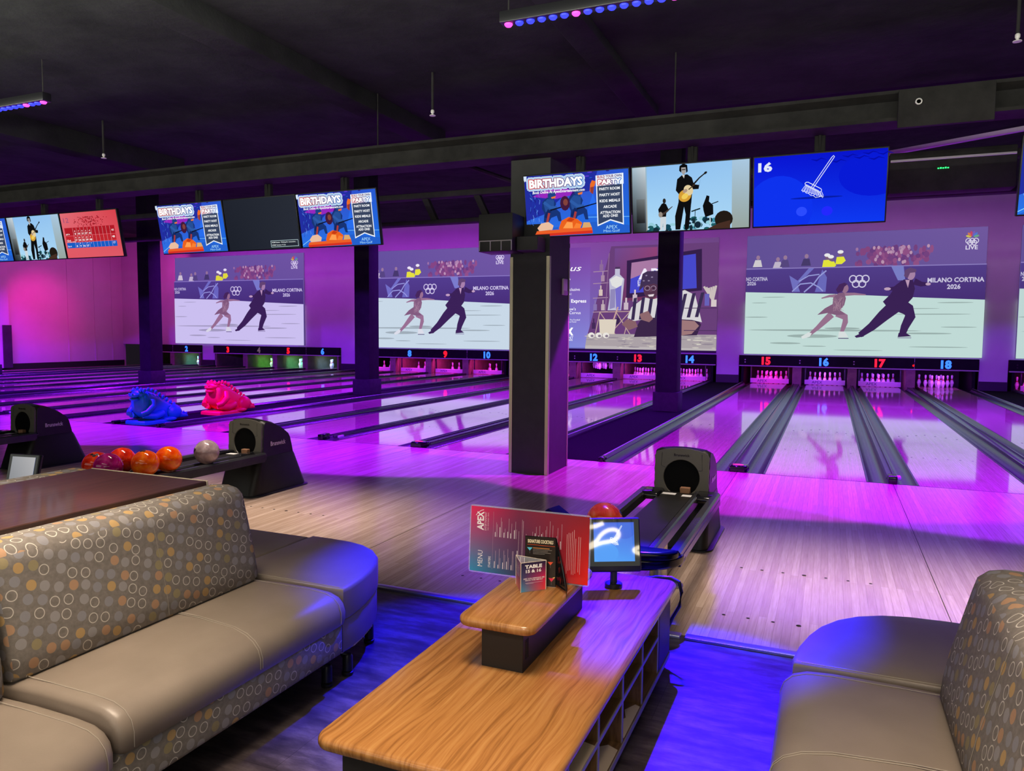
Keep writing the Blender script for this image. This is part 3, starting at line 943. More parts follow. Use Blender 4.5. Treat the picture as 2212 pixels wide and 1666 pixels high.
NUMX = {0: -1.246, 1: 0.493, 2: 2.086, 3: 3.865}
FULL = {12, 13, 14, 15, 16, 17, 18, 19}
PAIR = {7: (6, 7), 8: (6, 7), 9: (3, 6, 7), 10: (6, 7, 3), 11: (8, 9, 5)}
ANOM = {2: ((0.02, 0.55, 0.9), 'pale blue'), 4: ((0.05, 0.95, 0.08), 'green'), 5: ((0.05, 0.85, 0.55), 'teal'), 6: ((0.12, 0.28, 1.0), 'blue')}
for g in range(-4, 2):
    n0 = lane_no(g, 0)
    x0, x1 = gx(g, -2.09), gx(g, 4.71)
    if n0 < 1:
        x0 = gx(g, LANES[2][0] - 0.4)
    nums = [n for n in range(n0, n0 + 4) if 1 <= n <= 20]
    t = thing('masking_unit', 'long black panel carrying the glowing numbers %s to %s above the pins' % (WORD[nums[0]], WORD[nums[-1]]), 'masking unit', ((x0 + x1) / 2, YW - 0.1, 0.58))
    part(MB().rbox(x0, x1, YW - 0.10, YW - 0.005, 0.60, 0.925, 0.006, 1), 'panel', M_MASK, t)
    part(MB().rbox(x0, x1, YW - 0.115, YW - 0.02, 0.565, 0.60, 0.004, 1), 'edge_strip', M_STRIP, t)
    part(MB().box(gx(g, 3.02), gx(g, 3.03), YW - 0.104, YW - 0.1, 0.60, 0.92), 'panel_joint', M_STRIP, t, smooth=0)
    for i in range(4):
        n = n0 + i
        if n < 1 or n > 20:
            continue
        mm = M_DIM if n == 4 else (M_RED if n % 2 else M_BLUE)
        p = Pic(1, 1, 1, 1, 0.0)
        p.text(str(n), 0.5, 0, 0.225, (255, 255, 255), 'C', bold=0.05)
        d = p.build('lane_number', mm, t, (gx(g, NUMX[i]) - t.location.x, -0.004, 0.06))
        if n == 18:
            q = MB().sphere((gx(g, 3.0), YW - 0.10, 0.70), 0.03, 10)
            part(q, 'indicator_light', M_RED, t)
        for dz in (0.70, 0.78):
            q = MB().lathe([(0.022, 0), (0.022, -0.012), (0.0, -0.014)], (gx(g, LANES[i][0] - 0.22), YW - 0.1, dz), 10, axis='y')
            part(q, 'foul_lamp', M_STRIP if n in (12, 13, 15, 16, 17) else M_BEAM, t)
    # kickback posts and side panels
    bounds = [LANES[0][0] - 0.30] + [(LANES[i][1] + LANES[i + 1][0]) / 2 for i in range(3)] + [LANES[3][1] + 0.30]
    for i, bx in enumerate(bounds):
        if gx(g, bx) < x0 - 0.2:
            continue
        w = 0.13 if 0 < i < 4 else 0.04
        lab = 'wooden post under the black panel %s' % (('between the openings of numbers %s and %s' % (WORD[max(0, n0 + i - 1)], WORD[max(0, n0 + i)])) if 0 < i < 4 else ('left of the opening of number %s' % WORD[max(0, n0)] if i == 0 else 'right of the opening of number %s' % WORD[n0 + 3]))
        k = MB().rbox(gx(g, bx) - w, gx(g, bx) + w, YW - 0.06, YW + 0.30, -0.095, 0.56, 0.006, 1)
        k.box(gx(g, bx) - w * 0.7, gx(g, bx) + w * 0.7, YW + 0.3, 19.19, -0.095, 0.60)
        tag(k.build('kickback_post', M_OLIVE if n0 <= 3 else (M_PLY if 0 < i < 4 else M_MASK), origin=(gx(g, bx), YW, 0)), lab, 'post', 'posts between the pin openings')
    for i, (a, b) in enumerate(LANES):
        n = n0 + i
        if n < 1 or n > 20:
            continue
        cx = gx(g, (a + b) / 2)
        if n <= 6:
            # pins of the far lanes, each rack lit in its own colour
            if n in ANOM:
                for q in (1, 3, 6, 7):
                    dx, dy = PINPOS[q]
                    put_pin(cx + dx, Y_HEAD + dy, 0.0, '%s lit pin under number %s, %s' % (ANOM[n][1], WORD[n], ROWN[q]), 'pins under number %s' % WORD[n])
            continue
        which = range(10) if n in FULL else PAIR.get(n, (8, 9))
        for q in which:
            dx, dy = PINPOS[q]
            z = 0.0
            lab = '%s of the %s pins under number %s' % (ROWN[q], 'pink lit' if n in (11, 15, 19, 9, 7) else 'violet lit', WORD[n])
            if n == 12:
                z = 0.30
                lab = '%s hanging in the pin setter under number twelve' % ROWN[q]
            put_pin(cx + dx, Y_HEAD + dy, z, lab, 'pins under number %s' % WORD[n])
        if n == 12:
            tag(MB().rbox(cx - 0.55, cx + 0.55, Y_HEAD - 0.25, Y_HEAD + 1.0, 0.69, 0.76, 0.02, 2).build('pin_deck', M_BLACK, origin=(cx, Y_HEAD, 0.69)), 'dark pin setter plate holding the pins up under number twelve', 'pin setter')
        if n != 18:
            t = thing('sweep_bar', 'white board lowered across the lane in front of the pins under number %s' % WORD[n], 'sweep bar', (cx, YW + 0.2, 0))
            part(MB().rbox(cx - 0.60, cx + 0.60, YW + 0.16, YW + 0.20, 0.012, 0.165, 0.006, 1), 'board', M_SWEEP, t)
            p = Pic(1, 1, 1, 1, 0.0)
            p.text('APEX', 0.5, 0, 0.09, (60, 40, 110), 'L', bold=0.0)
            p.build('lettering', M_PRINT, t, (-0.38, -0.043, 0.045))
            for sx in (-1, 1):
                part(MB().rbox(cx + sx * 0.585 - 0.02, cx + sx * 0.585 + 0.02, YW + 0.2, YW + 0.24, 0.1, 0.56, 0.004, 1), 'sweep_arm', M_BLACK, t)
# ================================================================== projected pictures on the back wall
def skating(W, H, tint=(1, 1, 1), ice=(190, 216, 214)):
    p = Pic(1700, 895, W, H, 0.0004, tint)
    Y = lambda y: 1630 - y                       # sketch coordinates run downwards
    X = lambda x: x - 240
    P = lambda pts: [(X(x), Y(y)) for x, y in pts]
    p.grad(0, 0, 1700, 895, (92, 78, 145), (92, 76, 140), (112, 88, 158), (98, 80, 150))
    # spectators
    rnd = random.Random(3)
    for i in range(120):
        x = rnd.gauss(1330, 120)
        y = rnd.uniform(860, 980)
        if not 1060 < x < 1620:
            continue
        p.ell(X(x), Y(y), rnd.uniform(12, 22), rnd.uniform(16, 28), rnd.choice([(116, 66, 126), (130, 70, 126), (106, 62, 124), (142, 80, 132)]), 9)
    for i in range(34):
        x = rnd.gauss(1330, 110)
        y = rnd.uniform(850, 965)
        if 1060 < x < 1600:
            p.ell(X(x), Y(y), 10, 13, rnd.choice([(172, 132, 168), (184, 146, 174), (156, 116, 160)]), 9)
    for x, y, c in ((330, 945, (205, 200, 205)), (484, 962, (190, 180, 200)), (700, 945, (70, 58, 105)), (540, 950, (85, 70, 125))):
        p.poly(P([(x - 40, y + 26), (x - 22, y - 26), (x + 22, y - 26), (x + 34, y + 26)]), c)
        p.ell(X(x), Y(y - 44), 15, 17, (150, 120, 150), 10)
    for x, y in ((852, 955), (948, 935), (880, 968)):
        p.poly(P([(x - 34, y + 30), (x - 26, y - 22), (x + 24, y - 24), (x + 40, y + 6), (x + 12, y + 30)]), (225, 225, 60))
        p.ell(X(x), Y(y - 44), 16, 18, (120, 90, 120), 10)
        p.ell(X(x), Y(y - 58), 22, 13, (232, 232, 235), 12)
    # board, ice
    p.grad(0, Y(1235), 1700, Y(985), (72, 50, 120), (70, 46, 115), (82, 62, 136), (80, 62, 138))
    p.line(P([(240, 985), (1940, 990)]), 7, (140, 125, 190))
    p.poly(P([(1310, 990), (1395, 990), (1410, 1090), (1360, 1090)]), (120, 125, 195))
    # sweeping pale lines
    p.poly(P([(575, 1040), (640, 1080), (720, 990), (760, 990), (640, 1110), (660, 1162), (610, 1162)]), (112, 112, 190))
    p.poly(P([(770, 1165), (850, 1165), (856, 1060), (820, 1000)]), (105, 105, 185))
    p.line(P([(600, 1160), (660, 1105), (740, 1098), (800, 1130), (830, 1160)]), 9, (150, 155, 215))
    p.line(P([(690, 1165), (760, 1105), (800, 1050), (850, 1010)]), 10, (150, 155, 215))
    p.line(P([(650, 1085), (720, 1045), (800, 1036)]), 8, (150, 155, 215))
    p.poly(P([(240, 1160), (900, 1180), (1500, 1212), (1940, 1232), (1940, 1630), (240, 1630)]), ice)
    sh = tuple(int(c * 0.80) for c in ice)
    for x, y, a, b in ((900, 1447, 640, 7), (1560, 1465, 180, 6), (760, 1490, 190, 13), (560, 1545, 120, 7), (780, 1565, 90, 4), (330, 1350, 90, 4), (1600, 1330, 260, 4), (1750, 1250, 120, 4), (350, 1242, 60, 3), (980, 1432, 130, 8), (1500, 1290, 150, 3), (460, 1200, 90, 3), (1780, 1420, 120, 4), (1650, 1560, 200, 4), (1100, 1590, 180, 3)):
        p.ell(X(x), Y(y), a, b, sh, 16)
    # rings and lettering on the board
    for x, y in ((1045, 1075), (1090, 1075), (1134, 1075), (1067, 1110), (1112, 1110)):
        p.ring(X(x), Y(y), 25, 8, (205, 200, 225), 18)
    p.text('MILANO CORTINA', X(1745), Y(1108), 30, (205, 200, 225), 'C', 370, 0.03)
    p.text('2026', X(1735), Y(1155), 30, (205, 200, 225), 'C', 88, 0.03)
    p.text('NO CORTINA', X(242), Y(1075), 26, (190, 185, 215), 'L', 168, 0.03)
    p.text('2026', X(250), Y(1108), 26, (190, 185, 215), 'L', 70, 0.03)
    # station mark
    for k, c in enumerate([(200, 190, 90), (205, 120, 80), (190, 70, 100), (120, 90, 180), (80, 120, 200), (110, 160, 130)]):
        a = math.radians(165 - 30 * k)
        p.ell(X(1840) + 26 * math.cos(a), Y(806) + 26 * math.sin(a), 18, 8, c, 10, a)
    for x, y in ((1814, 830), (1839, 830), (1864, 830), (1826, 843), (1852, 843)):
        p.ring(X(x), Y(y), 16, 5, (220, 215, 235), 16)
    p.text('LIVE', X(1838), Y(888), 26, (225, 220, 240), 'C', 78, 0.02)
    # woman skater
    sk = (150, 112, 140)
    dr = (128, 92, 122)
    p.line(P([(930, 1195), (880, 1196), (822, 1212)]), [26, 18, 8], sk)
    p.line(P([(985, 1185), (1060, 1183), (1140, 1190)]), [24, 18, 8], sk)
    p.line(P([(900, 1330), (850, 1380), (800, 1430), (745, 1478)]), [52, 44, 32, 22], sk)
    p.line(P([(940, 1320), (1000, 1350), (1002, 1385), (985, 1440), (975, 1470)]), [56, 46, 40, 30, 22], sk)
    p.poly(P([(908, 1205), (945, 1176), (985, 1170), (1000, 1215), (990, 1262), (960, 1300), (1000, 1330), (935, 1336), (870, 1320), (795, 1334), (850, 1285), (905, 1255)]), dr)
    for q in range(26):
        p.line(P([(rnd.uniform(900, 985), rnd.uniform(1195, 1310)), (rnd.uniform(905, 990), rnd.uniform(1200, 1310))]), 2, (165, 130, 150))
    p.ell(X(990), Y(1142), 26, 32, sk, 14)
    p.poly(P([(925, 1150), (948, 1112), (985, 1100), (1008, 1112), (985, 1130), (975, 1160), (940, 1175)]), (70, 40, 90))
    p.poly(P([(760, 1470), (735, 1462), (680, 1495), (690, 1512), (745, 1495)]), (215, 222, 222))
    p.poly(P([(958, 1455), (1000, 1455), (1028, 1495), (955, 1500)]), (215, 222, 222))
    p.line(P([(955, 1505), (1030, 1505)]), 6, (90, 80, 120))
    # man skater
    m = (58, 34, 84)
    p.line(P([(1470, 1100), (1520, 1120), (1562, 1120)]), [46, 34, 22], m)
    p.ell(X(1565), Y(1120), 18, 10, (190, 160, 185), 10)
    p.line(P([(1400, 1110), (1340, 1150), (1300, 1150)]), [46, 34, 22], m)
    p.ell(X(1290), Y(1150), 24, 11, (190, 160, 185), 10)
    p.line(P([(1350, 1270), (1270, 1340), (1190, 1420), (1110, 1480)]), [100, 84, 60, 40], m)
    p.line(P([(1370, 1260), (1440, 1300), (1455, 1345), (1420, 1420), (1405, 1475)]), [100, 84, 72, 56, 44], m)
    p.poly(P([(1345, 1130), (1400, 1085), (1460, 1088), (1478, 1150), (1465, 1215), (1400, 1290), (1310, 1300), (1262, 1240), (1310, 1190)]), m)
    p.poly(P([(1410, 1088), (1440, 1090), (1430, 1145)]), (185, 150, 180))
    p.ell(X(1446), Y(1050), 30, 40, (165, 130, 165), 14)
    p.poly(P([(1400, 1062), (1405, 1020), (1440, 1002), (1482, 1016), (1480, 1036), (1440, 1040), (1425, 1078)]), (98, 70, 112))
    p.poly(P([(1120, 1465), (1140, 1490), (1085, 1500), (1072, 1488)]), m)
    p.poly(P([(1380, 1462), (1430, 1462), (1468, 1485), (1375, 1492)]), m)
    p.line(P([(1375, 1497), (1468, 1497)]), 5, (120, 110, 150))
    return p

def proj_screen(g, tint, ice, lab, x0=None, x1=None, z0=0.97, z1=4.80):
    x0 = gx(g, -1.95) if x0 is None else x0
    x1 = gx(g, 4.77) if x1 is None else x1
    t = thing('projection_screen', lab, 'projection screen', ((x0 + x1) / 2, YW - 0.03, z0))
    part(MB().box(x0, x1, YW - 0.014, YW - 0.002, z0, z1), 'surface', M_BLACKMATT, t, smooth=0)
    skating(x1 - x0, z1 - z0, tint, ice).build('projected_picture', M_PROJ, t, (0, 0.014, 0))
proj_screen(0, (1, 1, 1), (192, 218, 214), 'large projection of two ice skaters above the numbers 15 to 18')
proj_screen(-2, (1.05, 0.98, 1.12), (196, 218, 220), 'large projection of two ice skaters, partly behind the big metal-edged column')
proj_screen(-3, (1.0, 0.90, 1.08), (203, 200, 232), 'large projection of two ice skaters above the numbers 3 to 6 at the left', -27.05, -19.78, 1.0, 4.88)
proj_screen(1, (1, 1, 1), (190, 214, 212), 'large projection of two ice skaters cut off by the right edge of the photo')

def advert(W, H):
    p = Pic(1180, 950, W, H, 0.0004, (1.3, 1.36, 1.22))
    Y = lambda y: 1550 - y                        # sketch pixels of the zoomed photo, right edge 1885
    X = lambda x: x - 705
    P = lambda pts: [(X(x), Y(y)) for x, y in pts]
    p.grad(0, 0, 1180, 950, (96, 96, 180), (116, 100, 140), (96, 58, 120), (118, 62, 150))
    p.grad(-130, Y(1540), X(880), Y(640), (110, 116, 200), (120, 120, 200), (110, 58, 150), (104, 52, 142))
    # bar interior
    p.poly(P([(860, 1440), (1050, 640), (1885, 640), (1885, 1440)]), (92, 54, 110))
    p.grad(X(1080), Y(1120), X(1420), Y(660), (92, 46, 92), (110, 44, 80), (128, 58, 110), (100, 62, 130))
    for y in (855, 960, 1090, 1215):
        p.line(P([(905, y + 6), (1030, y)]), 7, (150, 120, 150))
    p.line(P([(1035, 700), (1010, 1220)]), 6, (128, 92, 136))
    for x, y, c in ((972, 850, (125, 92, 140)), (985, 948, (150, 120, 150)), (970, 1075, (190, 168, 170)), (925, 1205, (120, 100, 160)), (990, 1205, (170, 150, 165)), (915, 1370, (60, 36, 80)), (1115, 1330, (50, 30, 70))):
        p.rect(X(x - 15), Y(y), X(x + 15), Y(y - 55), c)
        p.rect(X(x - 5), Y(y - 55), X(x + 5), Y(y - 92), c)
    # screen behind the bar
    p.poly(P([(1180, 770), (1760, 690), (1768, 1040), (1180, 1100)]), (46, 26, 66))
    p.poly(P([(1218, 790), (1715, 730), (1728, 1020), (1208, 1056)]), (62, 62, 185))
    p.poly(P([(1218, 790), (1440, 762), (1430, 840), (1212, 930)]), (150, 105, 150))
    p.text('APEX', X(1275), Y(934), 88, (215, 205, 230), 'L', 330, 0.03)
    p.text('ENTERTAIN', X(1270), Y(978), 34, (200, 195, 225), 'L', 300, 0.0)
    p.text('FOR', X(1272), Y(1000), 20, (210, 205, 225), 'L', 50, 0.02)
    # bottle
    p.poly(P([(1030, 1205), (1045, 1090), (1038, 930), (1085, 890), (1085, 840), (1125, 840), (1125, 890), (1162, 930), (1150, 1090), (1140, 1205)]), (170, 165, 195))
    p.poly(P([(1045, 935), (1095, 900), (1152, 925), (1140, 985), (1100, 1010), (1060, 985)]), (200, 196, 205))
    p.poly(P([(1090, 1015), (1140, 985), (1135, 1200), (1100, 1200)]), (105, 95, 185))
    p.poly(P([(1050, 1020), (1090, 1015), (1090, 1180), (1045, 1195)]), (128, 118, 170))
    p.rect(X(1086), Y(840), X(1126), Y(822), (70, 46, 86))
    for x, y in ((1180, 1200), (1250, 1130)):
        p.rect(X(x - 18), Y(y), X(x + 18), Y(y - 62), (178, 158, 180))
        p.rect(X(x - 7), Y(y - 62), X(x + 7), Y(y - 105), (188, 168, 186))
    # geometric wire stand and drink
    w = (170, 140, 140)
    for a, b in (((965, 1220), (1215, 1215)), ((965, 1220), (930, 1420)), ((1215, 1215), (1165, 1440)), ((1100, 1220), (1040, 1430)), ((1100, 1220), (1215, 1415)), ((930, 1420), (1215, 1420)), ((1040, 1430), (1215, 1215)), ((965, 1220), (1110, 1440))):
        p.line(P([a, b]), 7, w)
    p.poly(P([(960, 1285), (1105, 1285), (1085, 1440), (970, 1440)]), (196, 182, 176))
    p.line(P([(1080, 1290), (1115, 1175)]), 12, (176, 140, 140))
    # counter
    p.poly(P([(705 + 140, 1540), (862, 1415), (1885, 1415), (1885, 1548)]), (152, 140, 152))
    p.poly(P([(850, 1520), (1885, 1535), (1885, 1550), (846, 1550)]), (168, 158, 168))
    rnd = random.Random(5)
    for i in range(70):
        p.ell(X(rnd.uniform(870, 1880)), Y(rnd.uniform(1425, 1530)), rnd.uniform(8, 50), rnd.uniform(2, 6), rnd.choice([(172, 160, 164), (130, 118, 136), (190, 182, 180)]), 8)
    for x in (900, 962, 1022):
        p.ell(X(x), Y(1428), 28, 26, (208, 200, 204), 9)
        p.ell(X(x + 6), Y(1434), 14, 12, (120, 104, 128), 7)
    # a person in a striped referee shirt and a bucket hat leaning on the bar
    skn = (74, 44, 70)
    p.poly(P([(1250, 1440), (1280, 1330), (1330, 1230), (1440, 1190), (1700, 1220), (1770, 1330), (1740, 1420)]), (52, 32, 66))
    p.poly(P([(1195, 1270), (1225, 1180), (1330, 1095), (1400, 1110), (1640, 1035), (1720, 1080), (1775, 1310), (1700, 1290), (1400, 1270), (1250, 1300)]), (190, 184, 196))
    for k in range(9):
        x = 1225 + k * 62
        p.poly(P([(x, 1290 - k * 3), (x + 26, 1290 - k * 3), (x + 44 + k * 3, 1095 - k * 5), (x + 18 + k * 3, 1100 - k * 5)]), (50, 38, 74))
    p.poly(P([(1150, 1330), (1190, 1285), (1260, 1300), (1280, 1350), (1210, 1380)]), (120, 84, 96))
    p.poly(P([(1290, 1240), (1360, 1210), (1400, 1280), (1370, 1310), (1310, 1290)]), (126, 90, 100))
    p.poly(P([(1615, 1290), (1720, 1300), (1755, 1340), (1700, 1410), (1615, 1425)]), (140, 104, 112))
    p.ell(X(1380), Y(1020), 62, 88, skn, 18)
    p.poly(P([(1282, 1040), (1310, 890), (1345, 868), (1430, 866), (1470, 900), (1480, 1010), (1400, 975), (1330, 990)]), (58, 42, 76))
    for x, y in ((1340, 905), (1385, 920), (1360, 950), (1320, 950)):
        p.ell(X(x), Y(y), 9, 7, (120, 104, 138), 6)
    for x in (1350, 1398):
        p.ring(X(x), Y(1015), 20, 4, (150, 130, 160), 14)
        p.ell(X(x), Y(1015), 7, 5, (26, 16, 34), 8)
    p.poly(P([(1372, 1010), (1384, 1010), (1392, 1045), (1366, 1045)]), (92, 58, 82))
    p.poly(P([(1355, 1072), (1405, 1066), (1398, 1086), (1366, 1088)]), (205, 190, 205))
    # plant and glasses at the right
    for a in range(-2, 4):
        p.line(P([(1855, 1140), (1850 + a * 18 - 30, 1020 - abs(a) * 6)]), [6, 16], (180, 166, 172))
    p.rect(X(1840), Y(1178), X(1880), Y(1120), (190, 176, 184))
    p.rect(X(1792), Y(1170), X(1826), Y(1070), (92, 84, 168))
    for y in (1190, 1380):
        p.line(P([(1640, y), (1885, y)]), 6, (66, 42, 84))
    # visible words at the left
    wt = (232, 226, 242)
    p.text('us', X(715), Y(850), 54, wt, 'L', 95, 0.0, 0, 0.35)
    p.text('A', X(697), Y(930), 22, wt, 'L')
    p.text('xclusive', X(694), Y(1028), 26, wt, 'L', 104, 0.0)
    p.text('ls:', X(694), Y(1064), 24, wt, 'L', 34)
    p.text('e Express', X(692), Y(1134), 30, wt, 'L', 162, 0.02)
    p.text("Law's", X(694), Y(1204), 26, wt, 'L', 72)
    p.text(', Corvus', X(694), Y(1238), 26, wt, 'L', 114)
    p.text('the Pro Football', X(690), Y(1296), 13, wt, 'L', 112)
    p.text('ence Fund', X(690), Y(1314), 13, wt, 'L', 80)
    p.poly(P([(688, 1360), (706, 1360), (748, 1432), (730, 1432)]), wt)
    p.poly(P([(728, 1360), (746, 1360), (706, 1432), (688, 1432)]), wt)
    p.text('ENT', X(690), Y(1462), 22, wt, 'L', 58)
    p.text('EVENTS', X(686), Y(1480), 13, wt, 'L', 56, 0.02)
    return p
xa, xb = -8.04, -2.85
t = thing('projection_screen', 'projected advert with a bottle and a person in a striped shirt behind the column', 'projection screen', ((xa + xb) / 2, YW - 0.03, 0.97))
part(MB().box(-9.52, xb, YW - 0.014, YW - 0.002, 0.97, 4.8), 'surface', M_BLACKMATT, t, smooth=0)
advert(xb - xa, 3.83 * 0.98).build('projected_picture', M_PROJ, t, (0, 0.014, 0.08))

# ================================================================== televisions
TW, TH = 1.20, 0.685
def birthdays():
    p = Pic(840, 500, TW - 0.03, TH - 0.03, 0.0002)
    p.grad(0, 0, 840, 500, (40, 120, 235), (30, 110, 225), (40, 90, 210), (70, 60, 190))
    p.poly([(0, 130), (150, 180), (330, 330), (560, 350), (600, 500), (0, 500)], (34, 46, 160))
    p.poly([(60, 330), (180, 380), (330, 400), (420, 330), (250, 300)], (150, 40, 190))
    p.poly([(330, 250), (430, 400), (470, 250)], (52, 20, 120))
    p.poly([(500, 160), (560, 330), (600, 160)], (40, 110, 240))
    p.poly([(0, 0), (140, 60), (560, 100), (840, 60), (840, 0)], (36, 96, 205))
    p.line([(0, 20), (90, 70), (130, 78)], 5, (150, 215, 255))
    p.line([(490, 140), (840, 128)], 5, (110, 190, 255))
    rnd = random.Random(11)
    for i in range(46):
        x, y = rnd.uniform(20, 130), rnd.uniform(90, 330)
        p.line([(x, y), (x + rnd.uniform(-14, 14), y + rnd.uniform(14, 40))], 3, rnd.choice([(60, 120, 220), (20, 30, 110), (120, 170, 255), (28, 60, 170)]))
    for i in range(26):
        x, y = rnd.uniform(20, 800), rnd.uniform(430, 498)
        p.ell(x, y, rnd.uniform(5, 24), rnd.uniform(3, 7), rnd.choice([(40, 30, 130), (90, 60, 210), (30, 90, 200)]), 8)
    p.poly([(0, 500), (26, 500), (20, 462), (6, 455), (0, 470)], (215, 230, 250))
    # two crouching players in plain dark suits
    for dx, k in ((0, 1.0), (220, 1.08)):
        b = [(150, 120), (190, 110), (215, 150), (262, 165), (275, 120), (300, 118), (292, 190), (248, 232), (262, 262), (240, 305), (188, 318), (148, 285), (140, 230), (160, 190)]
        p.poly([(dx + x, 90 + (y - 90) * k) for x, y in b], (24, 52, 118))
        p.poly([(dx + x, 90 + (y - 90) * k) for x, y in ((170, 200), (240, 215), (246, 292), (190, 306), (156, 270))], (38, 78, 150))
        p.ell(dx + 228, 90 + 240 * k, 34, 36, (30, 66, 132), 14)
        p.poly([(dx + 222, 82 + 236 * k), (dx + 262, 86 + 240 * k), (dx + 256, 90 + 218 * k), (dx + 226, 90 + 216 * k)], (235, 120, 60))
        p.line([(dx + 160, 280), (dx + 215, 235), (dx + 268, 232)], 24, (46, 92, 168))
        p.line([(dx + 172, 150), (dx + 205, 215)], 34, (20, 40, 96))
        p.line([(dx + 210, 212), (dx + 380, 250)], [12, 8], (16, 20, 40))
        p.line([(dx + 178, 110), (dx + 200, 190)], 18, (170, 60, 60))
    p.ell(335, 262, 40, 60, (66, 26, 60), 12)
    p.ell(340, 270, 20, 28, (130, 66, 60), 9)
    # rocks and red ledge
    for pts, c in (([(95, 70), (130, 108), (190, 118), (232, 86), (220, 52), (110, 46)], (235, 190, 160)), ([(275, 60), (300, 122), (360, 150), (430, 130), (470, 96), (450, 50), (290, 46)], (235, 98, 30)), ([(310, 60), (345, 110), (390, 104), (392, 56)], (255, 160, 80)), ([(395, 56), (420, 98), (465, 84), (450, 50)], (250, 130, 50)), ([(465, 52), (480, 100), (530, 98), (545, 58)], (220, 170, 110)), ([(340, 120), (372, 146), (410, 128), (380, 110)], (200, 60, 20))):
        p.poly(pts, c)
    p.poly([(75, 18), (550, 30), (545, 58), (90, 46)], (235, 96, 40))
    p.poly([(80, 0), (552, 8), (550, 32), (75, 20)], (215, 50, 34))
    # title
    def outlined(t, u, v, h, w, steps):
        for r, c, c2 in steps:
            p.k += 1
            p.hold = True
            for q in range(10 if r else 1):
                a = 2 * PI * q / 10
                p.text(t, u + r * math.cos(a), v + r * math.sin(a), h, c, 'C', w, 0.05, 0, 0, c2)
            p.hold = False
    outlined('BIRTHDAYS', 265, 402, 62, 440, ((22, (235, 245, 255), None), (16, (70, 165, 228), None), (11, (245, 250, 255), None), (7, (205, 40, 50), (40, 120, 205)), (0, (255, 255, 255), None)))
    p.text('Book Online At ApexEntertainment.com', 285, 352, 22, (255, 255, 255), 'C', 430, 0.02, 0, 0.2)
    p.poly([(545, 400), (560, 430), (590, 420), (580, 385), (560, 370), (556, 330), (540, 345)], (235, 110, 40))
    p.poly([(545, 375), (575, 380), (566, 320), (545, 335)], (150, 60, 50))
    # banner
    p.poly([(592, 410), (800, 416), (800, 66), (696, 104), (592, 62)], (240, 246, 252))
    p.poly([(600, 400), (792, 404), (792, 80), (696, 114), (600, 76)], (56, 68, 96))
    p.poly([(590, 380), (806, 386), (806, 470), (590, 464)], (235, 245, 255))
    p.text('BUILD YOUR OWN', 698, 442, 20, (200, 50, 60), 'C', 190, 0.03, 0, 0, (60, 60, 130))
    outlined('PARTY', 698, 392, 36, 180, ((6, (205, 50, 60), (50, 120, 205)), (0, (255, 255, 255), None)))
    for i, tx in enumerate(('PARTY ROOM', 'PARTY HOST', 'KIDS MEALS', 'ARCADE')):
        p.text(tx, 696, 346 - i * 47, 20, (245, 248, 252), 'C', 160 if i < 3 else 104, 0.03)
    p.text('ATTRACTION', 696, 160, 20, (245, 248, 252), 'C', 158, 0.03)
    p.text('ADD ONS!', 696, 132, 20, (245, 248, 252), 'C', 118, 0.03)
    p.text('APEX', 704, 38, 28, (170, 225, 255), 'C', 92, 0.0)
    p.text('Mini-Golf', 704, 12, 20, (170, 225, 255), 'C', 128, 0.0)
    return p

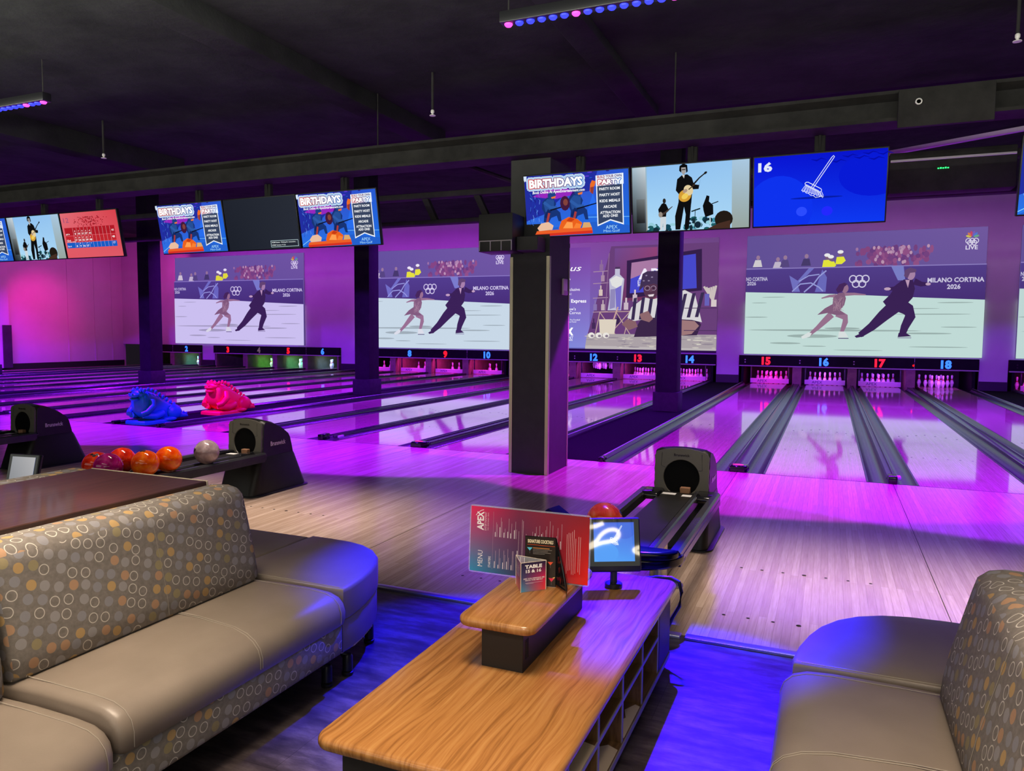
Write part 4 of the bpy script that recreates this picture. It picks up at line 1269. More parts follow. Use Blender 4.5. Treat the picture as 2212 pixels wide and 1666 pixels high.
def musician():
    p = Pic(920, 510, TW - 0.03, TH - 0.03, 0.0002)
    P = lambda pts: [((x - 1212), 612 - y) for x, y in pts]
    p.grad(0, 0, 920, 510, (170, 165, 150), (150, 165, 160), (170, 200, 225), (150, 185, 205))
    p.grad(0, 0, 110, 510, (30, 34, 36), (60, 70, 78), (205, 215, 222), (165, 190, 205))
    p.grad(30, 70, 100, 260, (22, 24, 26), (40, 40, 42), (120, 125, 125), (100, 108, 112))
    p.grad(120, 0, 790, 510, (176, 222, 248), (170, 214, 244), (148, 196, 240), (140, 190, 240))
    rnd = random.Random(4)
    for i in range(60):
        x = rnd.choice([rnd.uniform(125, 330), rnd.uniform(420, 500), rnd.uniform(470, 780)])
        p.ell(x, rnd.uniform(0, 62 if x < 460 else 96), rnd.uniform(12, 30), rnd.uniform(10, 24), rnd.choice([(18, 70, 88), (60, 140, 160), (20, 44, 56), (150, 205, 220), (30, 90, 96)]), 8)
    p.line([(628, 400 - 380), (620, 150)], 9, (190, 220, 225))
    p.ell(730, 70, 70, 66, (34, 26, 20), 16)
    p.poly([(600, 0), (780, 0), (780, 60), (690, 40)], (70, 46, 36))
    k = (14, 14, 16)
    # drummer at the right
    p.poly(P([(1780, 430), (1800, 380), (1810, 352), (1832, 360), (1828, 400), (1860, 430), (1862, 500), (1800, 520), (1786, 470)]), k)
    p.line(P([(1850, 420), (1900, 404)]), 7, k)
    p.ell(1740 - 1212, 612 - 575, 30, 30, (20, 40, 56), 14)
    p.ring(1740 - 1212, 612 - 575, 28, 5, (140, 190, 205), 18)
    p.line(P([(1690, 470), (1760, 450)]), 10, (20, 40, 44))
    p.line(P([(1720, 455), (1715, 600)]), 5, (30, 40, 44))
    # second guitarist, light trousers
    p.poly(P([(1430, 480), (1424, 440), (1452, 398), (1466, 392), (1488, 400), (1512, 452), (1490, 470), (1486, 505), (1440, 505)]), k)
    p.ell(1474 - 1212, 612 - 376, 13, 20, (40, 36, 34), 12)
    p.poly(P([(1440, 500), (1488, 500), (1484, 606), (1462, 606), (1462, 545), (1454, 606), (1436, 606)]), (205, 215, 222))
    p.line(P([(1440, 490), (1480, 468), (1540, 422)]), [26, 14, 5], (70, 56, 50))
    p.ell(1442 - 1212, 612 - 482, 17, 22, (150, 140, 130), 12)
    # main figure
    p.poly(P([(1562, 606), (1560, 500), (1588, 395), (1690, 400), (1680, 500), (1668, 606), (1634, 606), (1645, 490), (1632, 430), (1600, 606)]), k)
    p.poly(P([(1568, 300), (1580, 215), (1618, 186), (1660, 182), (1696, 210), (1712, 262), (1752, 270), (1764, 215), (1748, 300), (1700, 300), (1690, 408), (1588, 408), (1592, 330)]), k)
    p.poly(P([(1596, 150), (1600, 115), (1630, 98), (1660, 112), (1664, 160), (1652, 172), (1648, 130), (1616, 128), (1612, 168)]), (10, 10, 12))
    p.poly(P([(1612, 128), (1648, 128), (1648, 168), (1632, 186), (1616, 170)]), (165, 160, 158))
    p.line(P([(1618, 145), (1646, 145)]), 7, (40, 38, 40))
    p.poly(P([(1618, 184), (1640, 186), (1634, 212)]), (210, 210, 205))
    p.line(P([(1700, 270), (1755, 215), (1800, 182)]), [14, 10, 9], (30, 26, 24))
    p.ell(1802 - 1212, 612 - 181, 14, 9, (26, 22, 20), 10, 0.6)
    p.ell(1640 - 1212, 612 - 345, 52, 46, (214, 158, 54), 20, 0.5)
    p.ell(1668 - 1212, 612 - 305, 36, 42, (226, 206, 160), 18, 0.5)
    p.ell(1640 - 1212, 612 - 350, 28, 20, (240, 205, 90), 14, 0.5)
    p.ell(1642 - 1212, 612 - 308, 20, 14, (176, 150, 130), 10, 0.4)
    p.line(P([(1670, 300), (1720, 262)]), 8, (60, 44, 30))
    return p

def broom(p, c, u, v, s, w):
    """outlined push broom; local sketch coordinates"""
    q = lambda pts: [(u + x * s, v + y * s) for x, y in pts]
    p.line(q([(-18, 8), (88, 160), (97, 168), (102, 162), (96, 152), (-8, 2)]), w, c)
    p.line(q([(-56, 28), (-50, 34), (-38, 34), (34, -6), (38, -14), (34, -22), (22, -22), (-52, 18), (-56, 28)]), w, c)
    p.line(q([(-50, 22), (24, -18)]), w * 0.8, c)
    for k in range(16):
        a = k / 15
        x, y = -54 + 84 * a, 16 - 40 * a
        p.line(q([(x, y), (x - 20 + 34 * a, y - 26 - 6 * (k % 2)), (x - 14 + 34 * a, y - 24)]), w * 0.8, c)
    p.line(q([(-74, -8), (-66, -14), (-58, -14), (-44, -26), (-36, -26), (-20, -40), (-8, -40), (6, -52), (22, -50), (46, -46)]), w * 0.8, c)
    p.line(q([(38, -22), (48, -44)]), w * 0.8, c)

def broom_tv():
    p = Pic(950, 500, TW - 0.03, TH - 0.03, 0.0002)
    p.grad(0, 0, 950, 500, (16, 60, 246), (14, 56, 240), (8, 20, 200), (10, 22, 214))
    p.ell(190, 120, 250, 240, (14, 50, 238), 30)
    p.ell(860, 330, 240, 150, (8, 26, 214), 30)
    for x, y in ((640, 470), (720, 455), (820, 440), (880, 470), (560, 440), (780, 480), (420, 460)):
        p.line([(x, y), (x + 40, y - 10), (x + 70, y + 4), (x + 110, y - 8)], [3, 12, 8, 2], (6, 14, 170))
    p.ell(465, 190, 190, 8, (8, 30, 170), 20)
    p.ell(360, 95, 40, 34, (44, 76, 255), 16)
    p.ell(545, 90, 40, 34, (36, 40, 255), 16)
    p.text('16', 30, 400, 58, (225, 232, 250), 'L', 106, 0.05)
    broom(p, (225, 232, 255), 452, 258, 1.3, 5)
    return p

def blank_tv():
    p = Pic(800, 500, TW - 0.03, TH - 0.03, 0.0002)
    p.grad(0, 0, 800, 500, (28, 32, 42), (40, 44, 56), (40, 44, 54), (32, 36, 46))
    for x0, y0, x1, y1 in ((480, 16, 784, 20), (480, 76, 784, 80), (480, 16, 484, 80), (780, 16, 784, 80)):
        p.rect(x0, y0, x1, y1, (190, 215, 220))
    p.text('HDMI Status:  Waiting for connection...', 492, 56, 11, (225, 235, 235), 'L', 270, 0.02)
    p.text('HDMI Version: V1.3a', 492, 30, 11, (225, 235, 235), 'L', 150, 0.02)
    return p

def score_tv():
    p = Pic(500, 380, TW - 0.03, TH - 0.03, 0.0002)
    p.grad(0, 0, 500, 380, (225, 88, 100), (222, 90, 104), (214, 66, 76), (226, 110, 120))
    rnd = random.Random(8)
    for i in range(150):
        x, y = rnd.gauss(260, 60), rnd.uniform(262, 340)
        p.ell(x, y, rnd.uniform(2, 6), rnd.uniform(2, 5), rnd.choice([(150, 10, 26), (180, 20, 36), (120, 8, 20)]), 6)
    p.text('12', 40, 300, 40, (150, 80, 120), 'L', 48, 0.0)
    p.rect(34, 190, 480, 256, (176, 26, 38))
    p.rect(34, 134, 480, 186, (190, 36, 46))
    p.rect(34, 84, 480, 130, (22, 92, 196))
    for x in range(110, 470, 33):
        p.line([(x, 86), (x, 254)], 1.5, (235, 190, 195))
    wt = (250, 240, 240)
    for i, (nm, a, b, tot, y) in enumerate((('gui a', '8 7 8 6 -4', '8 18 31 37 41', '41', 190), ('Gui', 'X 16 17 61 9', '17 24 32 39 48', '48', 136), ('Gui 4', '- 9 - 7 1 -', '8 9 16 17', '17', 86))):
        p.text(nm, 42, y + 8, 12, wt, 'L', 34, 0.02)
        if i == 1:
            p.text('57 max rating', 42, y - 2, 8, wt, 'L', 78, 0.02)
        for k, d in enumerate(b.split()):
            p.text(d, 128 + k * 33, y + 6, 15, wt, 'C', None, 0.03)
        for k, d in enumerate(a.split()[:5]):
            p.text(d, 128 + k * 33, y + 30, 11, wt, 'C', None, 0.02)
        p.text(tot, 462, y + 20, 16, wt, 'C', None, 0.02)
    return p

PICS = {}
def tv(kind, x, lab, hang=True):
    t = thing('television', lab, 'television', (x, -1.12, 2.665), group='televisions hung under the ceiling beam')
    if 'case' not in PICS:
        c = MB().rbox(-TW / 2 + 0.003, TW / 2 - 0.003, 0.0, 0.05, 0.0, TH, 0.006, 2)
        c.rbox(-0.4, 0.4, 0.05, 0.10, 0.1, 0.55, 0.02, 2)
        PICS['case'] = c.build('case', M_BLACK, t)
        c = PICS['case']
        o = MB().rbox(-0.05, 0.05, 0.06, 0.12, 0.25, 0.90, 0.006, 1)
        o.tube([(0, 0.09, 0.62), (0.0, 0.02, 1.0)], 0.014, 8)
        PICS['mount'] = o.build('mount_arm', M_BEAM, t)
        m = PICS['mount']
    else:
        c = PICS['case'].copy()
        COL.objects.link(c)
        c.parent = t
        m = PICS['mount'].copy()
        COL.objects.link(m)
        m.parent = t
    c.rotation_euler = (math.radians(10.5), 0, 0)
    if kind not in PICS:
        PICS[kind] = {'b': birthdays, 'm': musician, 'r': broom_tv, 'd': blank_tv, 's': score_tv}[kind]().build('screen', M_TVPIC, t)
        s = PICS[kind]
    else:
        s = PICS[kind].copy()
        COL.objects.link(s)
        s.parent = t
    R_ = Matrix.Rotation(math.radians(10.5), 4, 'X')
    s.location = R_ @ Vector((0, -0.002, 0.015))
    s.rotation_euler = (math.radians(10.5), 0, 0)
    return t
for x, k, lab in ((-1.945, 'b', 'television with the blue birthdays advert in front of the large column'), (-0.735, 'm', 'television showing a guitarist against a pale sky beside the blue broom screen'), (0.48, 'r', 'bright blue television showing a white broom and number 16'), (2.70, 'b', 'television with the birthdays advert cut off at the right edge of the photo'),
                  (-7.47, 'b', 'television with the birthdays advert left of the blank screen'), (-6.26, 'd', 'blank dark television with a small line of text in its lower corner'), (-5.05, 'b', 'television with the birthdays advert right of the blank screen'),
                  (-9.43, 's', 'red television with bowling scores'), (-10.64, 'm', 'television showing a guitarist left of the red score screen'), (-11.85, 'b', 'television with the birthdays advert cut off at the left edge of the photo')):
    tv(k, x, lab)
# ================================================================== upholstered benches
ident = lambda p: p
mirR = lambda p: Vector((-0.82 - p.x, p.y, p.z))          # bench facing the table from the right
mirL = lambda p: Vector((-5.02 - p.x, p.y, p.z))          # bench behind the brown ledge

def leg(fn, x, y, t, bend=(0.09, 0.07)):
    m = MB()
    m.tube([(x - bend[0], y - bend[1], 0.16), (x - 0.02, y - 0.015, 0.10), (x, y, 0.075)], [0.016, 0.017, 0.02], 8)
    m.lathe([(0.022, 0.018), (0.024, 0.02), (0.024, 0.085), (0.018, 0.095)], (x, y, 0), 12)
    lg = part(m.map(fn), 'leg', M_BLACK, t)
    m = MB().lathe([(0.026, -0.004), (0.028, 0.002), (0.028, 0.012), (0.012, 0.018)], (x, y, 0), 12)
    part(m.map(fn), 'foot', M_BLACK, lg)

def bench(fn, y0, y1, lab, seamy=None, x_in=-1.81):
    """straight bench: seat, patterned apron, patterned backrest, legs; y1 is the end nearest the lanes"""
    c = fn(Vector((-1.7, (y0 + y1) / 2, 0)))
    t = thing('upholstered_bench', lab, 'bench', tuple(c), group='upholstered benches')
    seat = [(-1.95, 0.29), (-1.95, 0.41), (-1.90, 0.425), (-1.70, 0.434), (-1.50, 0.434), (-1.42, 0.428), (-1.375, 0.412), (-1.348, 0.385), (-1.336, 0.35), (-1.336, 0.31), (-1.345, 0.288), (-1.40, 0.285)]
    st = [(y0, 0.022), (y0 + 0.006, 0.010), (y0 + 0.02, 0.002), (y0 + 0.05, 0), (y1 - 0.05, 0), (y1 - 0.02, 0.002), (y1 - 0.006, 0.010), (y1, 0.022)]
    sc = part(MB().section(seat, st).map(fn), 'seat_cushion', M_LEATHER, t, smooth=60)
    part(MB().rbox(-2.05, -1.352, y0 + 0.004, y1 - 0.012, 0.145, 0.292, 0.018, 3).map(fn), 'apron', M_FABRIC, t, uv=True)
    back = [(-2.105, 0.25), (-2.105, 0.82), (-2.095, 0.855), (-2.065, 0.874), (-1.995, 0.878), (-1.945, 0.868), (-1.912, 0.84), (-1.90, 0.80), (-1.875, 0.70), (-1.845, 0.58), (-1.83, 0.50), (-1.825, 0.44), (-1.85, 0.415), (-1.95, 0.40)]
    sb = [(y0 + 0.003, 0.03), (y0 + 0.008, 0.014), (y0 + 0.022, 0.004), (y0 + 0.05, 0), (y1 - 0.06, 0), (y1 - 0.03, 0.006), (y1 - 0.012, 0.018), (y1 - 0.006, 0.035)]
    bk = part(MB().section(back, sb).map(fn), 'backrest', M_FABRIC, t, smooth=60, uv=True)
    if seamy is not None:
        m = MB()
        pts = [(x + 0.0015, seamy, z) for x, z in ((-1.912, 0.84), (-1.90, 0.80), (-1.875, 0.70), (-1.845, 0.58), (-1.83, 0.50), (-1.825, 0.44))]
        m.tube(pts, 0.0009, 5)
        part(m.map(fn), 'back_seam', M_STITCH, bk)
        for dy in (-0.006, 0.006):
            m = MB()
            m.tube([(-1.82, seamy + dy + 0.05, 0.4345), (-1.70, seamy + dy + 0.045, 0.4355), (-1.50, seamy + dy + 0.02, 0.4355), (-1.42, seamy + dy, 0.429), (-1.373, seamy + dy - 0.01, 0.412), (-1.346, seamy + dy - 0.012, 0.385), (-1.3345, seamy + dy - 0.012, 0.35), (-1.3345, seamy + dy - 0.012, 0.31)], 0.0013, 5)
            part(m.map(fn), 'seat_seam', M_STITCH, sc)
    for y in (y0 + 0.05, y1 - 0.05):
        m = MB().tube([(-1.93, y, 0.4345), (-1.70, y, 0.4352), (-1.50, y, 0.4352), (-1.42, y, 0.4295), (-1.374, y, 0.413), (-1.346, y, 0.386), (-1.335, y, 0.35), (-1.335, y, 0.30)], 0.0012, 5)
        part(m.map(fn), 'seat_seam', M_STITCH, sc)
    for y, b in ((y1 - 0.045, (0.09, 0.07)), (y0 + 0.12, (0.09, -0.05))):
        leg(fn, -1.42, y, t, b)
    return t

def end_unit(fn, lab, torn=False):
    """quarter-round leather end piece standing towards the lanes"""
    c = fn(Vector((-1.75, -5.9, 0)))
    t = thing('bench_end_unit', lab, 'bench', tuple(c), group='upholstered benches')
    base = [(-2.07, -6.225), (-1.372, -6.225), (-1.368, -6.17), (-1.385, -6.05), (-1.415, -5.93), (-1.455, -5.82), (-1.515, -5.72), (-1.595, -5.64), (-1.69, -5.585), (-1.80, -5.556), (-1.93, -5.548), (-2.07, -5.548)]
    sc = part(MB().plan(base, 0.285, 0.437, 0.022, 0.014, bulge=0.003).map(fn), 'seat_cushion', M_LEATHER, t, smooth=50)
    b2 = [(x * 0.985 - 0.028, (y + 6.0) * 0.985 - 6.0) for x, y in base]
    sk_ = part(MB().plan(b2, 0.125, 0.290, 0.012, 0.02).map(fn), 'skirt', M_LEATHER, t, smooth=50)
    m = MB().tube([(-2.05, -6.213, 0.434), (-1.40, -6.213, 0.434), (-1.385, -6.20, 0.432)], 0.0014, 5)
    part(m.map(fn), 'seat_seam', M_STITCH, sc)
    if torn:
        m = MB()
        rnd = random.Random(2)
        pts = [(-1.398, -6.19), (-1.393, -6.13), (-1.405, -6.06), (-1.425, -5.98), (-1.45, -5.89)]
        for i in range(len(pts) - 1):
            a, b = Vector(pts[i]), Vector(pts[i + 1])
            for q in range(4):
                p_ = a.lerp(b, q / 4)
                m.rbox(p_.x - 0.004, p_.x + 0.009, p_.y, p_.y + 0.018, 0.126, 0.136 + rnd.uniform(0, 0.012), 0.003, 1)
        m.rbox(-1.415, -1.392, -6.215, -6.185, 0.12, 0.15, 0.006, 2)
        part(m.map(fn), 'torn_edge', M_DIRT, sk_)
    leg(fn, -1.405, -6.15, t, (0.05, -0.10))
    leg(fn, -1.52, -5.80, t, (0.06, 0.03))
    return t

bench(ident, -7.425, -6.242, 'long grey-brown bench with circle-pattern back left of the oak table', -6.79)
end_unit(ident, 'rounded leather bench end with torn lower edge, left of the menus', True)
t = thing('bench_end_unit', 'plain leather bench piece between the rounded end and the ledge at the left', 'bench', (-2.5, -5.9, 0), group='upholstered benches')
part(MB().plan([(-2.94, -6.225), (-2.078, -6.225), (-2.078, -5.56), (-2.94, -5.56)], 0.285, 0.43, 0.02, 0.014, bulge=0.003), 'seat_cushion', M_LEATHER, t, smooth=50)
part(MB().plan([(-2.93, -6.22), (-2.09, -6.22), (-2.09, -5.575), (-2.93, -5.575)], 0.0, 0.29, 0.01, 0.0), 'skirt', M_LEATHER, t, smooth=50)
end_unit(mirL, 'rounded leather bench end beyond the brown ledge')
bench(mirL, -7.425, -6.242, 'bench with cream-lit back on the far side of the brown ledge')
# second bench piece at the lower left corner
def wedge(p):
    d = min(0.45, max(0.0, -7.44 - p.y))
    return Vector((p.x + 0.55 * d, p.y, p.z - 0.03 if 0.30 < p.z < 0.45 else p.z))
bench(wedge, -8.62, -7.44, 'bench piece cut off at the lower left corner of the photo')
bench(mirL, -8.62, -7.44, 'second bench on the far side of the brown ledge')
# right-hand bench
bench(mirR, -7.425, -6.215, 'bench with circle-pattern back at the right edge of the photo', -6.80)
end_unit(mirR, 'rounded leather bench end at the lower right near the blue floor').location.y += 0.03
bench(mirR, -8.62, -7.44, 'second bench at the right, beyond the lower right corner')
mirR2 = lambda p: Vector((p.x + 3.425, p.y, p.z))
bench(mirR2, -7.425, -6.215, 'backrest behind the right bench, just inside the right edge of the photo')

# brown ledge between the two left benches
t = thing('ledge', 'walnut-brown ledge between the backs of the left benches', 'ledge', (-2.51, -7.4, 0))
part(MB().rbox(-2.905, -2.112, -8.6, -6.29, 0.845, 0.882, 0.004, 1), 'top', M_WALNUT, t)
part(MB().rbox(-2.908, -2.109, -6.292, -6.283, 0.843, 0.884, 0.002, 1), 'edge_band', M_CREAM, t)
part(MB().box(-2.84, -2.18, -8.58, -6.31, 0.0, 0.845), 'body', M_BLACKMATT, t, smooth=0)

# ================================================================== oak table with cubbies
TX0, TX1, TY0, TY1, TZ = -0.735, 0.0, -7.275, -5.42, 0.42
t = thing('low_table', 'low honey-oak table with open cubbies and a raised shelf, in the middle foreground', 'table', (-0.37, -6.35, 0))
def rrect(x0, x1, y0, y1, r, n=6):
    out = []
    for cx, cy, a0 in ((x1 - r, y0 + r, -PI / 2), (x1 - r, y1 - r, 0), (x0 + r, y1 - r, PI / 2), (x0 + r, y0 + r, PI)):
        for k in range(n + 1):
            a = a0 + PI / 2 * k / n
            out.append((cx + r * math.cos(a), cy + r * math.sin(a)))
    return out
part(MB().plan(rrect(TX0, TX1, TY0, TY1, 0.055), TZ - 0.042, TZ, 0.019, 0.019, 5), 'tabletop', M_OAK, t, smooth=50)
part(MB().box(-0.70, -0.03, -7.22, -5.46, 0.05, 0.075), 'base_board', M_CUBBY, t, smooth=0)
part(MB().box(-0.66, -0.07, -7.18, -5.52, -0.004, 0.05), 'toe_kick', M_BLACKMATT, t, smooth=0)
part(MB().box(-0.38, -0.36, -7.2, -5.60, 0.075, 0.378), 'centre_panel', M_CUBBY, t, smooth=0)
part(MB().box(-0.70, -0.03, -5.70, -5.46, 0.075, 0.378), 'end_block', M_BLACKMATT, t, smooth=0)
part(MB().box(-0.66, -0.06, -7.22, -7.05, 0.05, 0.378), 'end_block', M_BLACKMATT, t, smooth=0)
M_EDGE = mat('grey_edge_banding', (0.30, 0.27, 0.27), 0.4)
for y in (-5.71, -6.02, -6.34, -6.66, -6.98):
    d = part(MB().box(-0.70, -0.036, y - 0.008, y + 0.008, 0.075, 0.378), 'divider', M_CUBBY, t, smooth=0)
    e = MB().box(-0.036, -0.032, y - 0.008, y + 0.008, 0.075, 0.378)
    part(e, 'edge_band', M_EDGE, d, smooth=0)
sh = part(MB().box(-0.70, -0.036, -7.04, -5.715, 0.232, 0.248), 'shelf', M_CUBBY, t, smooth=0)
part(MB().box(-0.036, -0.031, -7.04, -5.715, 0.232, 0.248), 'edge_band', M_EDGE, sh, smooth=0)
part(MB().box(-0.03, -0.0255, -7.22, -5.46, 0.052, 0.075), 'base_edge', M_EDGE, t, smooth=0)
# bare patches where the laminate has peeled
def patch(pts, x=-0.0355, nm='bare_patch'):
    m = MB()
    m.prism(pts, 'x', x - 0.003, x + 0.003)
    part(m, nm, M_DIRT, t, smooth=0)
def fpatch(pts, z=0.0755):
    m = MB().prism(pts, 'z', z - 0.001, z + 0.0015)
    part(m, 'bare_patch', M_DIRT, t, smooth=0)
fpatch([(-0.034, -6.60), (-0.034, -6.40), (-0.075, -6.38), (-0.12, -6.42), (-0.10, -6.47), (-0.17, -6.50), (-0.15, -6.57), (-0.09, -6.63)])
fpatch([(-0.034, -6.31), (-0.034, -6.05), (-0.055, -6.04), (-0.085, -6.10), (-0.065, -6.16), (-0.10, -6.22), (-0.07, -6.30)])
fpatch([(-0.034, -6.96), (-0.034, -6.70), (-0.075, -6.69), (-0.13, -6.74), (-0.19, -6.72), (-0.21, -6.80), (-0.17, -6.87), (-0.20, -6.95), (-0.1, -6.98)], 0.2490)
fpatch([(-0.034, -6.95), (-0.034, -6.69), (-0.06, -6.70), (-0.075, -6.80), (-0.05, -6.9)])
# raised shelf
rb_ = part(MB().rbox(-0.475, -0.315, -6.645, -5.96, TZ - 0.002, 0.57, 0.002, 1), 'riser_base', M_BLACKMATT, t)
v_ = MB()
for k in range(3):
    v_.box(-0.3152, -0.313, -6.62 + k * 0.011, -6.617 + k * 0.011, 0.46, 0.53)
part(v_, 'vent_slots', M_BLACK, rb_, smooth=0)
part(MB().plan(rrect(-0.562, -0.262, -6.685, -5.95, 0.05), 0.565, 0.602, 0.017, 0.017, 5), 'riser_top', M_OAK, t, smooth=50)
# cable clipped over the far table corner
tag(MB().tube([(-0.17, -5.405, 0.40), (-0.10, -5.402, 0.415), (-0.04, -5.402, 0.42), (0.0, -5.405, 0.405), (0.014, -5.41, 0.36), (0.006, -5.41, 0.29), (-0.03, -5.41, 0.22), (-0.06, -5.415, 0.14), (-0.09, -5.42, 0.06), (-0.11, -5.43, 0.008)], 0.009, 8).build('cable', M_BLACK, origin=(0, -5.4, 0.0)), 'thick black cable bent around the far corner of the oak table', 'cable')

# ================================================================== things on the oak table
def tablet(loc, rz, lab, tilt=14, grey=False):
    t = thing('tablet_console', lab, 'tablet', loc, rz)
    T = Matrix.Translation((0, 0.0, 0.19)) @ Matrix.Rotation(math.radians(-tilt), 4, 'X')
    part(MB().lathe([(0.040, 0.0), (0.041, 0.004), (0.041, 0.018), (0.036, 0.022), (0.017, 0.023), (0.016, 0.09), (0.014, 0.105)], seg=24), 'stand', M_BLACK, t, local=True)
    part(MB().rbox(-0.127, 0.127, 0.0, 0.034, -0.115, 0.135, 0.010, 3, mtx=T), 'case', M_BLACK, t, local=True)
    part(MB().rbox(-0.120, 0.120, -0.0015, 0.002, -0.088, 0.130, 0.0008, 1, mtx=T), 'glass', M_SCREENGLASS, t, local=True)
    part(MB().lathe([(0.0022, -0.0018), (0.0022, -0.0025), (0, -0.0025)], (0.0, 0, 0.121), 8, axis='y').map(lambda p: T @ p), 'camera', M_GLOSSBLACK, t, local=True)
    p = Pic(500, 420, 0.192, 0.180, 0.00012)
    p.grad(0, 0, 500, 420, (70, 160, 245), (60, 145, 240), (54, 92, 215), (62, 100, 222))
    p.ell(380, 330, 130, 90, (50, 100, 218), 26)
    p.ell(150, 90, 150, 110, (66, 150, 242), 26)
    p.rect(0, 408, 500, 420, (50, 90, 205))
    if grey:
        p.k += 1
        p.grad(0, 0, 500, 420, (120, 122, 128), (150, 150, 155), (168, 166, 168), (140, 142, 148))  # grey reflection on the glass, painted into the screen colours
    else:
        broom(p, (225, 238, 255), 255, 225, 0.95, 5)
    s = p.build('screen', M_TABPIC, t)
    s.matrix_local = T @ Matrix.Translation((0, -0.0022, -0.066))
    return t
tablet((-0.262, -5.645, TZ + 0.001), math.radians(27), 'black tablet on a round stand showing a broom, on the oak table')
tablet((-4.475, -5.62, TZ + 0.001), math.radians(10), 'black-framed tablet with a grey reflection painted on its screen, cut off at the left edge above the ledge', grey=True)
dup(bpy.data.objects['low_table'], (-4.66, -6.35, 0), label='oak table behind the left ledge carrying the grey tablet')

# large laminated menu lying on its side
t = thing('menu', 'large red and blue laminated menu lying on its side on the raised shelf', 'menu', (-0.475, -6.215, 0.603), 0.03)
MW, MH = 0.515, 0.272
rot_m = (math.radians(-4), 0, 0)
sheet = MB().plan(rrect(-MW / 2 - 0.006, MW / 2 + 0.006, -0.006, MH + 0.006, 0.012, 3), -0.0012, 0.0012)
ms = part(sheet.map(lambda p: Vector((p.x, p.z + 0.0036, p.y + 0.006))), 'laminate', M_CLEAR, t, local=True, smooth=0)
ms.rotation_euler = rot_m
p = Pic(1700, 1000, MW, MH, 0.00008)
def menu_col(a, b):
    """a across (0 left), b up"""
    tl, bl, mid, tr, br = (232, 40, 92), (52, 140, 182), (44, 34, 62), (140, 34, 44), (238, 34, 26)
    mx = lambda p_, q_, f: tuple(p_[i] * (1 - f) + q_[i] * f for i in range(3))
    left = mx(bl, tl, b)
    right = mx(br, tr, b)
    m2 = mx((54, 60, 96), (120, 40, 70), b)
    return mx(left, m2, a / 0.42) if a < 0.42 else mx(m2, right, (a - 0.42) / 0.58)
n = 24
pts, cols, fs = [], [], []
for j in range(n + 1):
    for i in range(n + 1):
        pts.append((1700 * i / n, 1000 * j / n))
        cols.append(menu_col(i / n, j / n))
for j in range(n):
    for i in range(n):
        k = j * (n + 1) + i
        fs.append((k, k + 1, k + n + 2, k + n + 1))
p.raw(pts, fs, cols)
W_ = (238, 232, 236)
p.text('APEX', 190, 640, 92, W_, 'L', 285, 0.03, PI / 2)
p.line([(75, 860), (100, 900), (150, 940), (190, 955)], 8, W_)
p.text('ENTERTAINMENT', 236, 640, 30, (225, 180, 200), 'L', 285, 0, PI / 2)
p.text('FOOD - ENTERTAINMENT - EVENTS', 268, 645, 16, (225, 180, 200), 'L', 270, 0, PI / 2)
p.text('MENU', 190, 80, 72, W_, 'L', 245, -0.005, PI / 2)
p.text('STARTERS', 312, 80, 34, W_, 'L', 170, 0.0, PI / 2)
p.line([(338, 60), (338, 940)], 2, (180, 150, 170))
rnd = random.Random(21)
p.k += 1
p.hold = True
for x0, x1, y0, y1 in ((370, 700, 560, 900), (370, 640, 80, 420), (700, 830, 80, 900), (900, 1200, 500, 900), (900, 1200, 80, 430), (1240, 1330, 480, 880)):
    x = x0
    while x < x1:
        ln = rnd.uniform(0.35, 1.0) * (y1 - y0)
        p.line([(x, y0), (x, y0 + ln * 0.45)], 7, W_)
        for q in range(rnd.choice([1, 2, 2])):
            x += 15
            p.line([(x, y0), (x, y0 + rnd.uniform(0.4, 1.0) * (y1 - y0))], 3, (205, 175, 190))
        x += rnd.uniform(24, 40)
for x in (1400, 1424, 1448, 1472, 1496, 1520, 1560, 1584):
    p.line([(x, rnd.uniform(120, 200)), (x, rnd.uniform(640, 850))], 4, (230, 190, 190))
mp = p.build('printed_sheet', M_PRINT, t, (0, 0.0012, 0.006), rot_m)

# black double-sided cocktail card (an open tent card)
t = thing('cocktail_card', 'black tent card headed signature cocktails, standing before the menu', 'menu card', (-0.395, -6.27, 0.603), 0.16)
CW, CH = 0.125, 0.20
for sgn, nm in ((1, 'front_leaf'), (-1, 'rear_leaf')):
    pass
front = part(MB().rbox(-CW / 2, CW / 2, -0.001, 0.001, 0.0, CH, 0.0006, 1), 'front_leaf', M_GLOSSBLACK, t, local=True)
p = Pic(520, 830, CW, CH, 0.00008)
p.rect(8, 8, 512, 822, (40, 34, 30))
p.rect(0, 0, 520, 6, (150, 140, 140))
p.text('SIGNATURE COCKTAILS', 260, 720, 54, (240, 226, 190), 'C', 430, 0.03)
p.line([(40, 690), (505, 680)], 6, (214, 84, 44))
def glass(u, v, s, c):
    p.poly([(u - s, v), (u + s, v), (u, v - s * 1.2)], c)
    p.line([(u, v - s * 1.2), (u, v - s * 2.2)], 4, (120, 110, 110))
glass(80, 640, 46, (90, 190, 215))
glass(430, 420, 46, (235, 90, 60))
glass(450, 150, 52, (225, 50, 80))
p.ell(490, 160, 24, 10, (210, 170, 100), 10, 0.4)
for k in range(5):
    p.line([(135, 636 - k * 24), (135 + (280, 320, 250, 300, 200)[k], 636 - k * 24)], 9 if k == 0 else 4, (226, 150, 80) if k == 0 else (180, 170, 160))
for k in range(4):
    p.line([(60, 420 - k * 24), (330 - k * 20, 420 - k * 24)], 5, (150, 140, 135))
p.build('printed_face', M_PRINT, t, (0, -0.0016, 0))
side = MB().prism([(0, 0), (0.0, CH), (0.003, CH), (0.11, -0.005), (0.105, -0.012)], 'x', CW / 2 - 0.001, CW / 2 + 0.001)
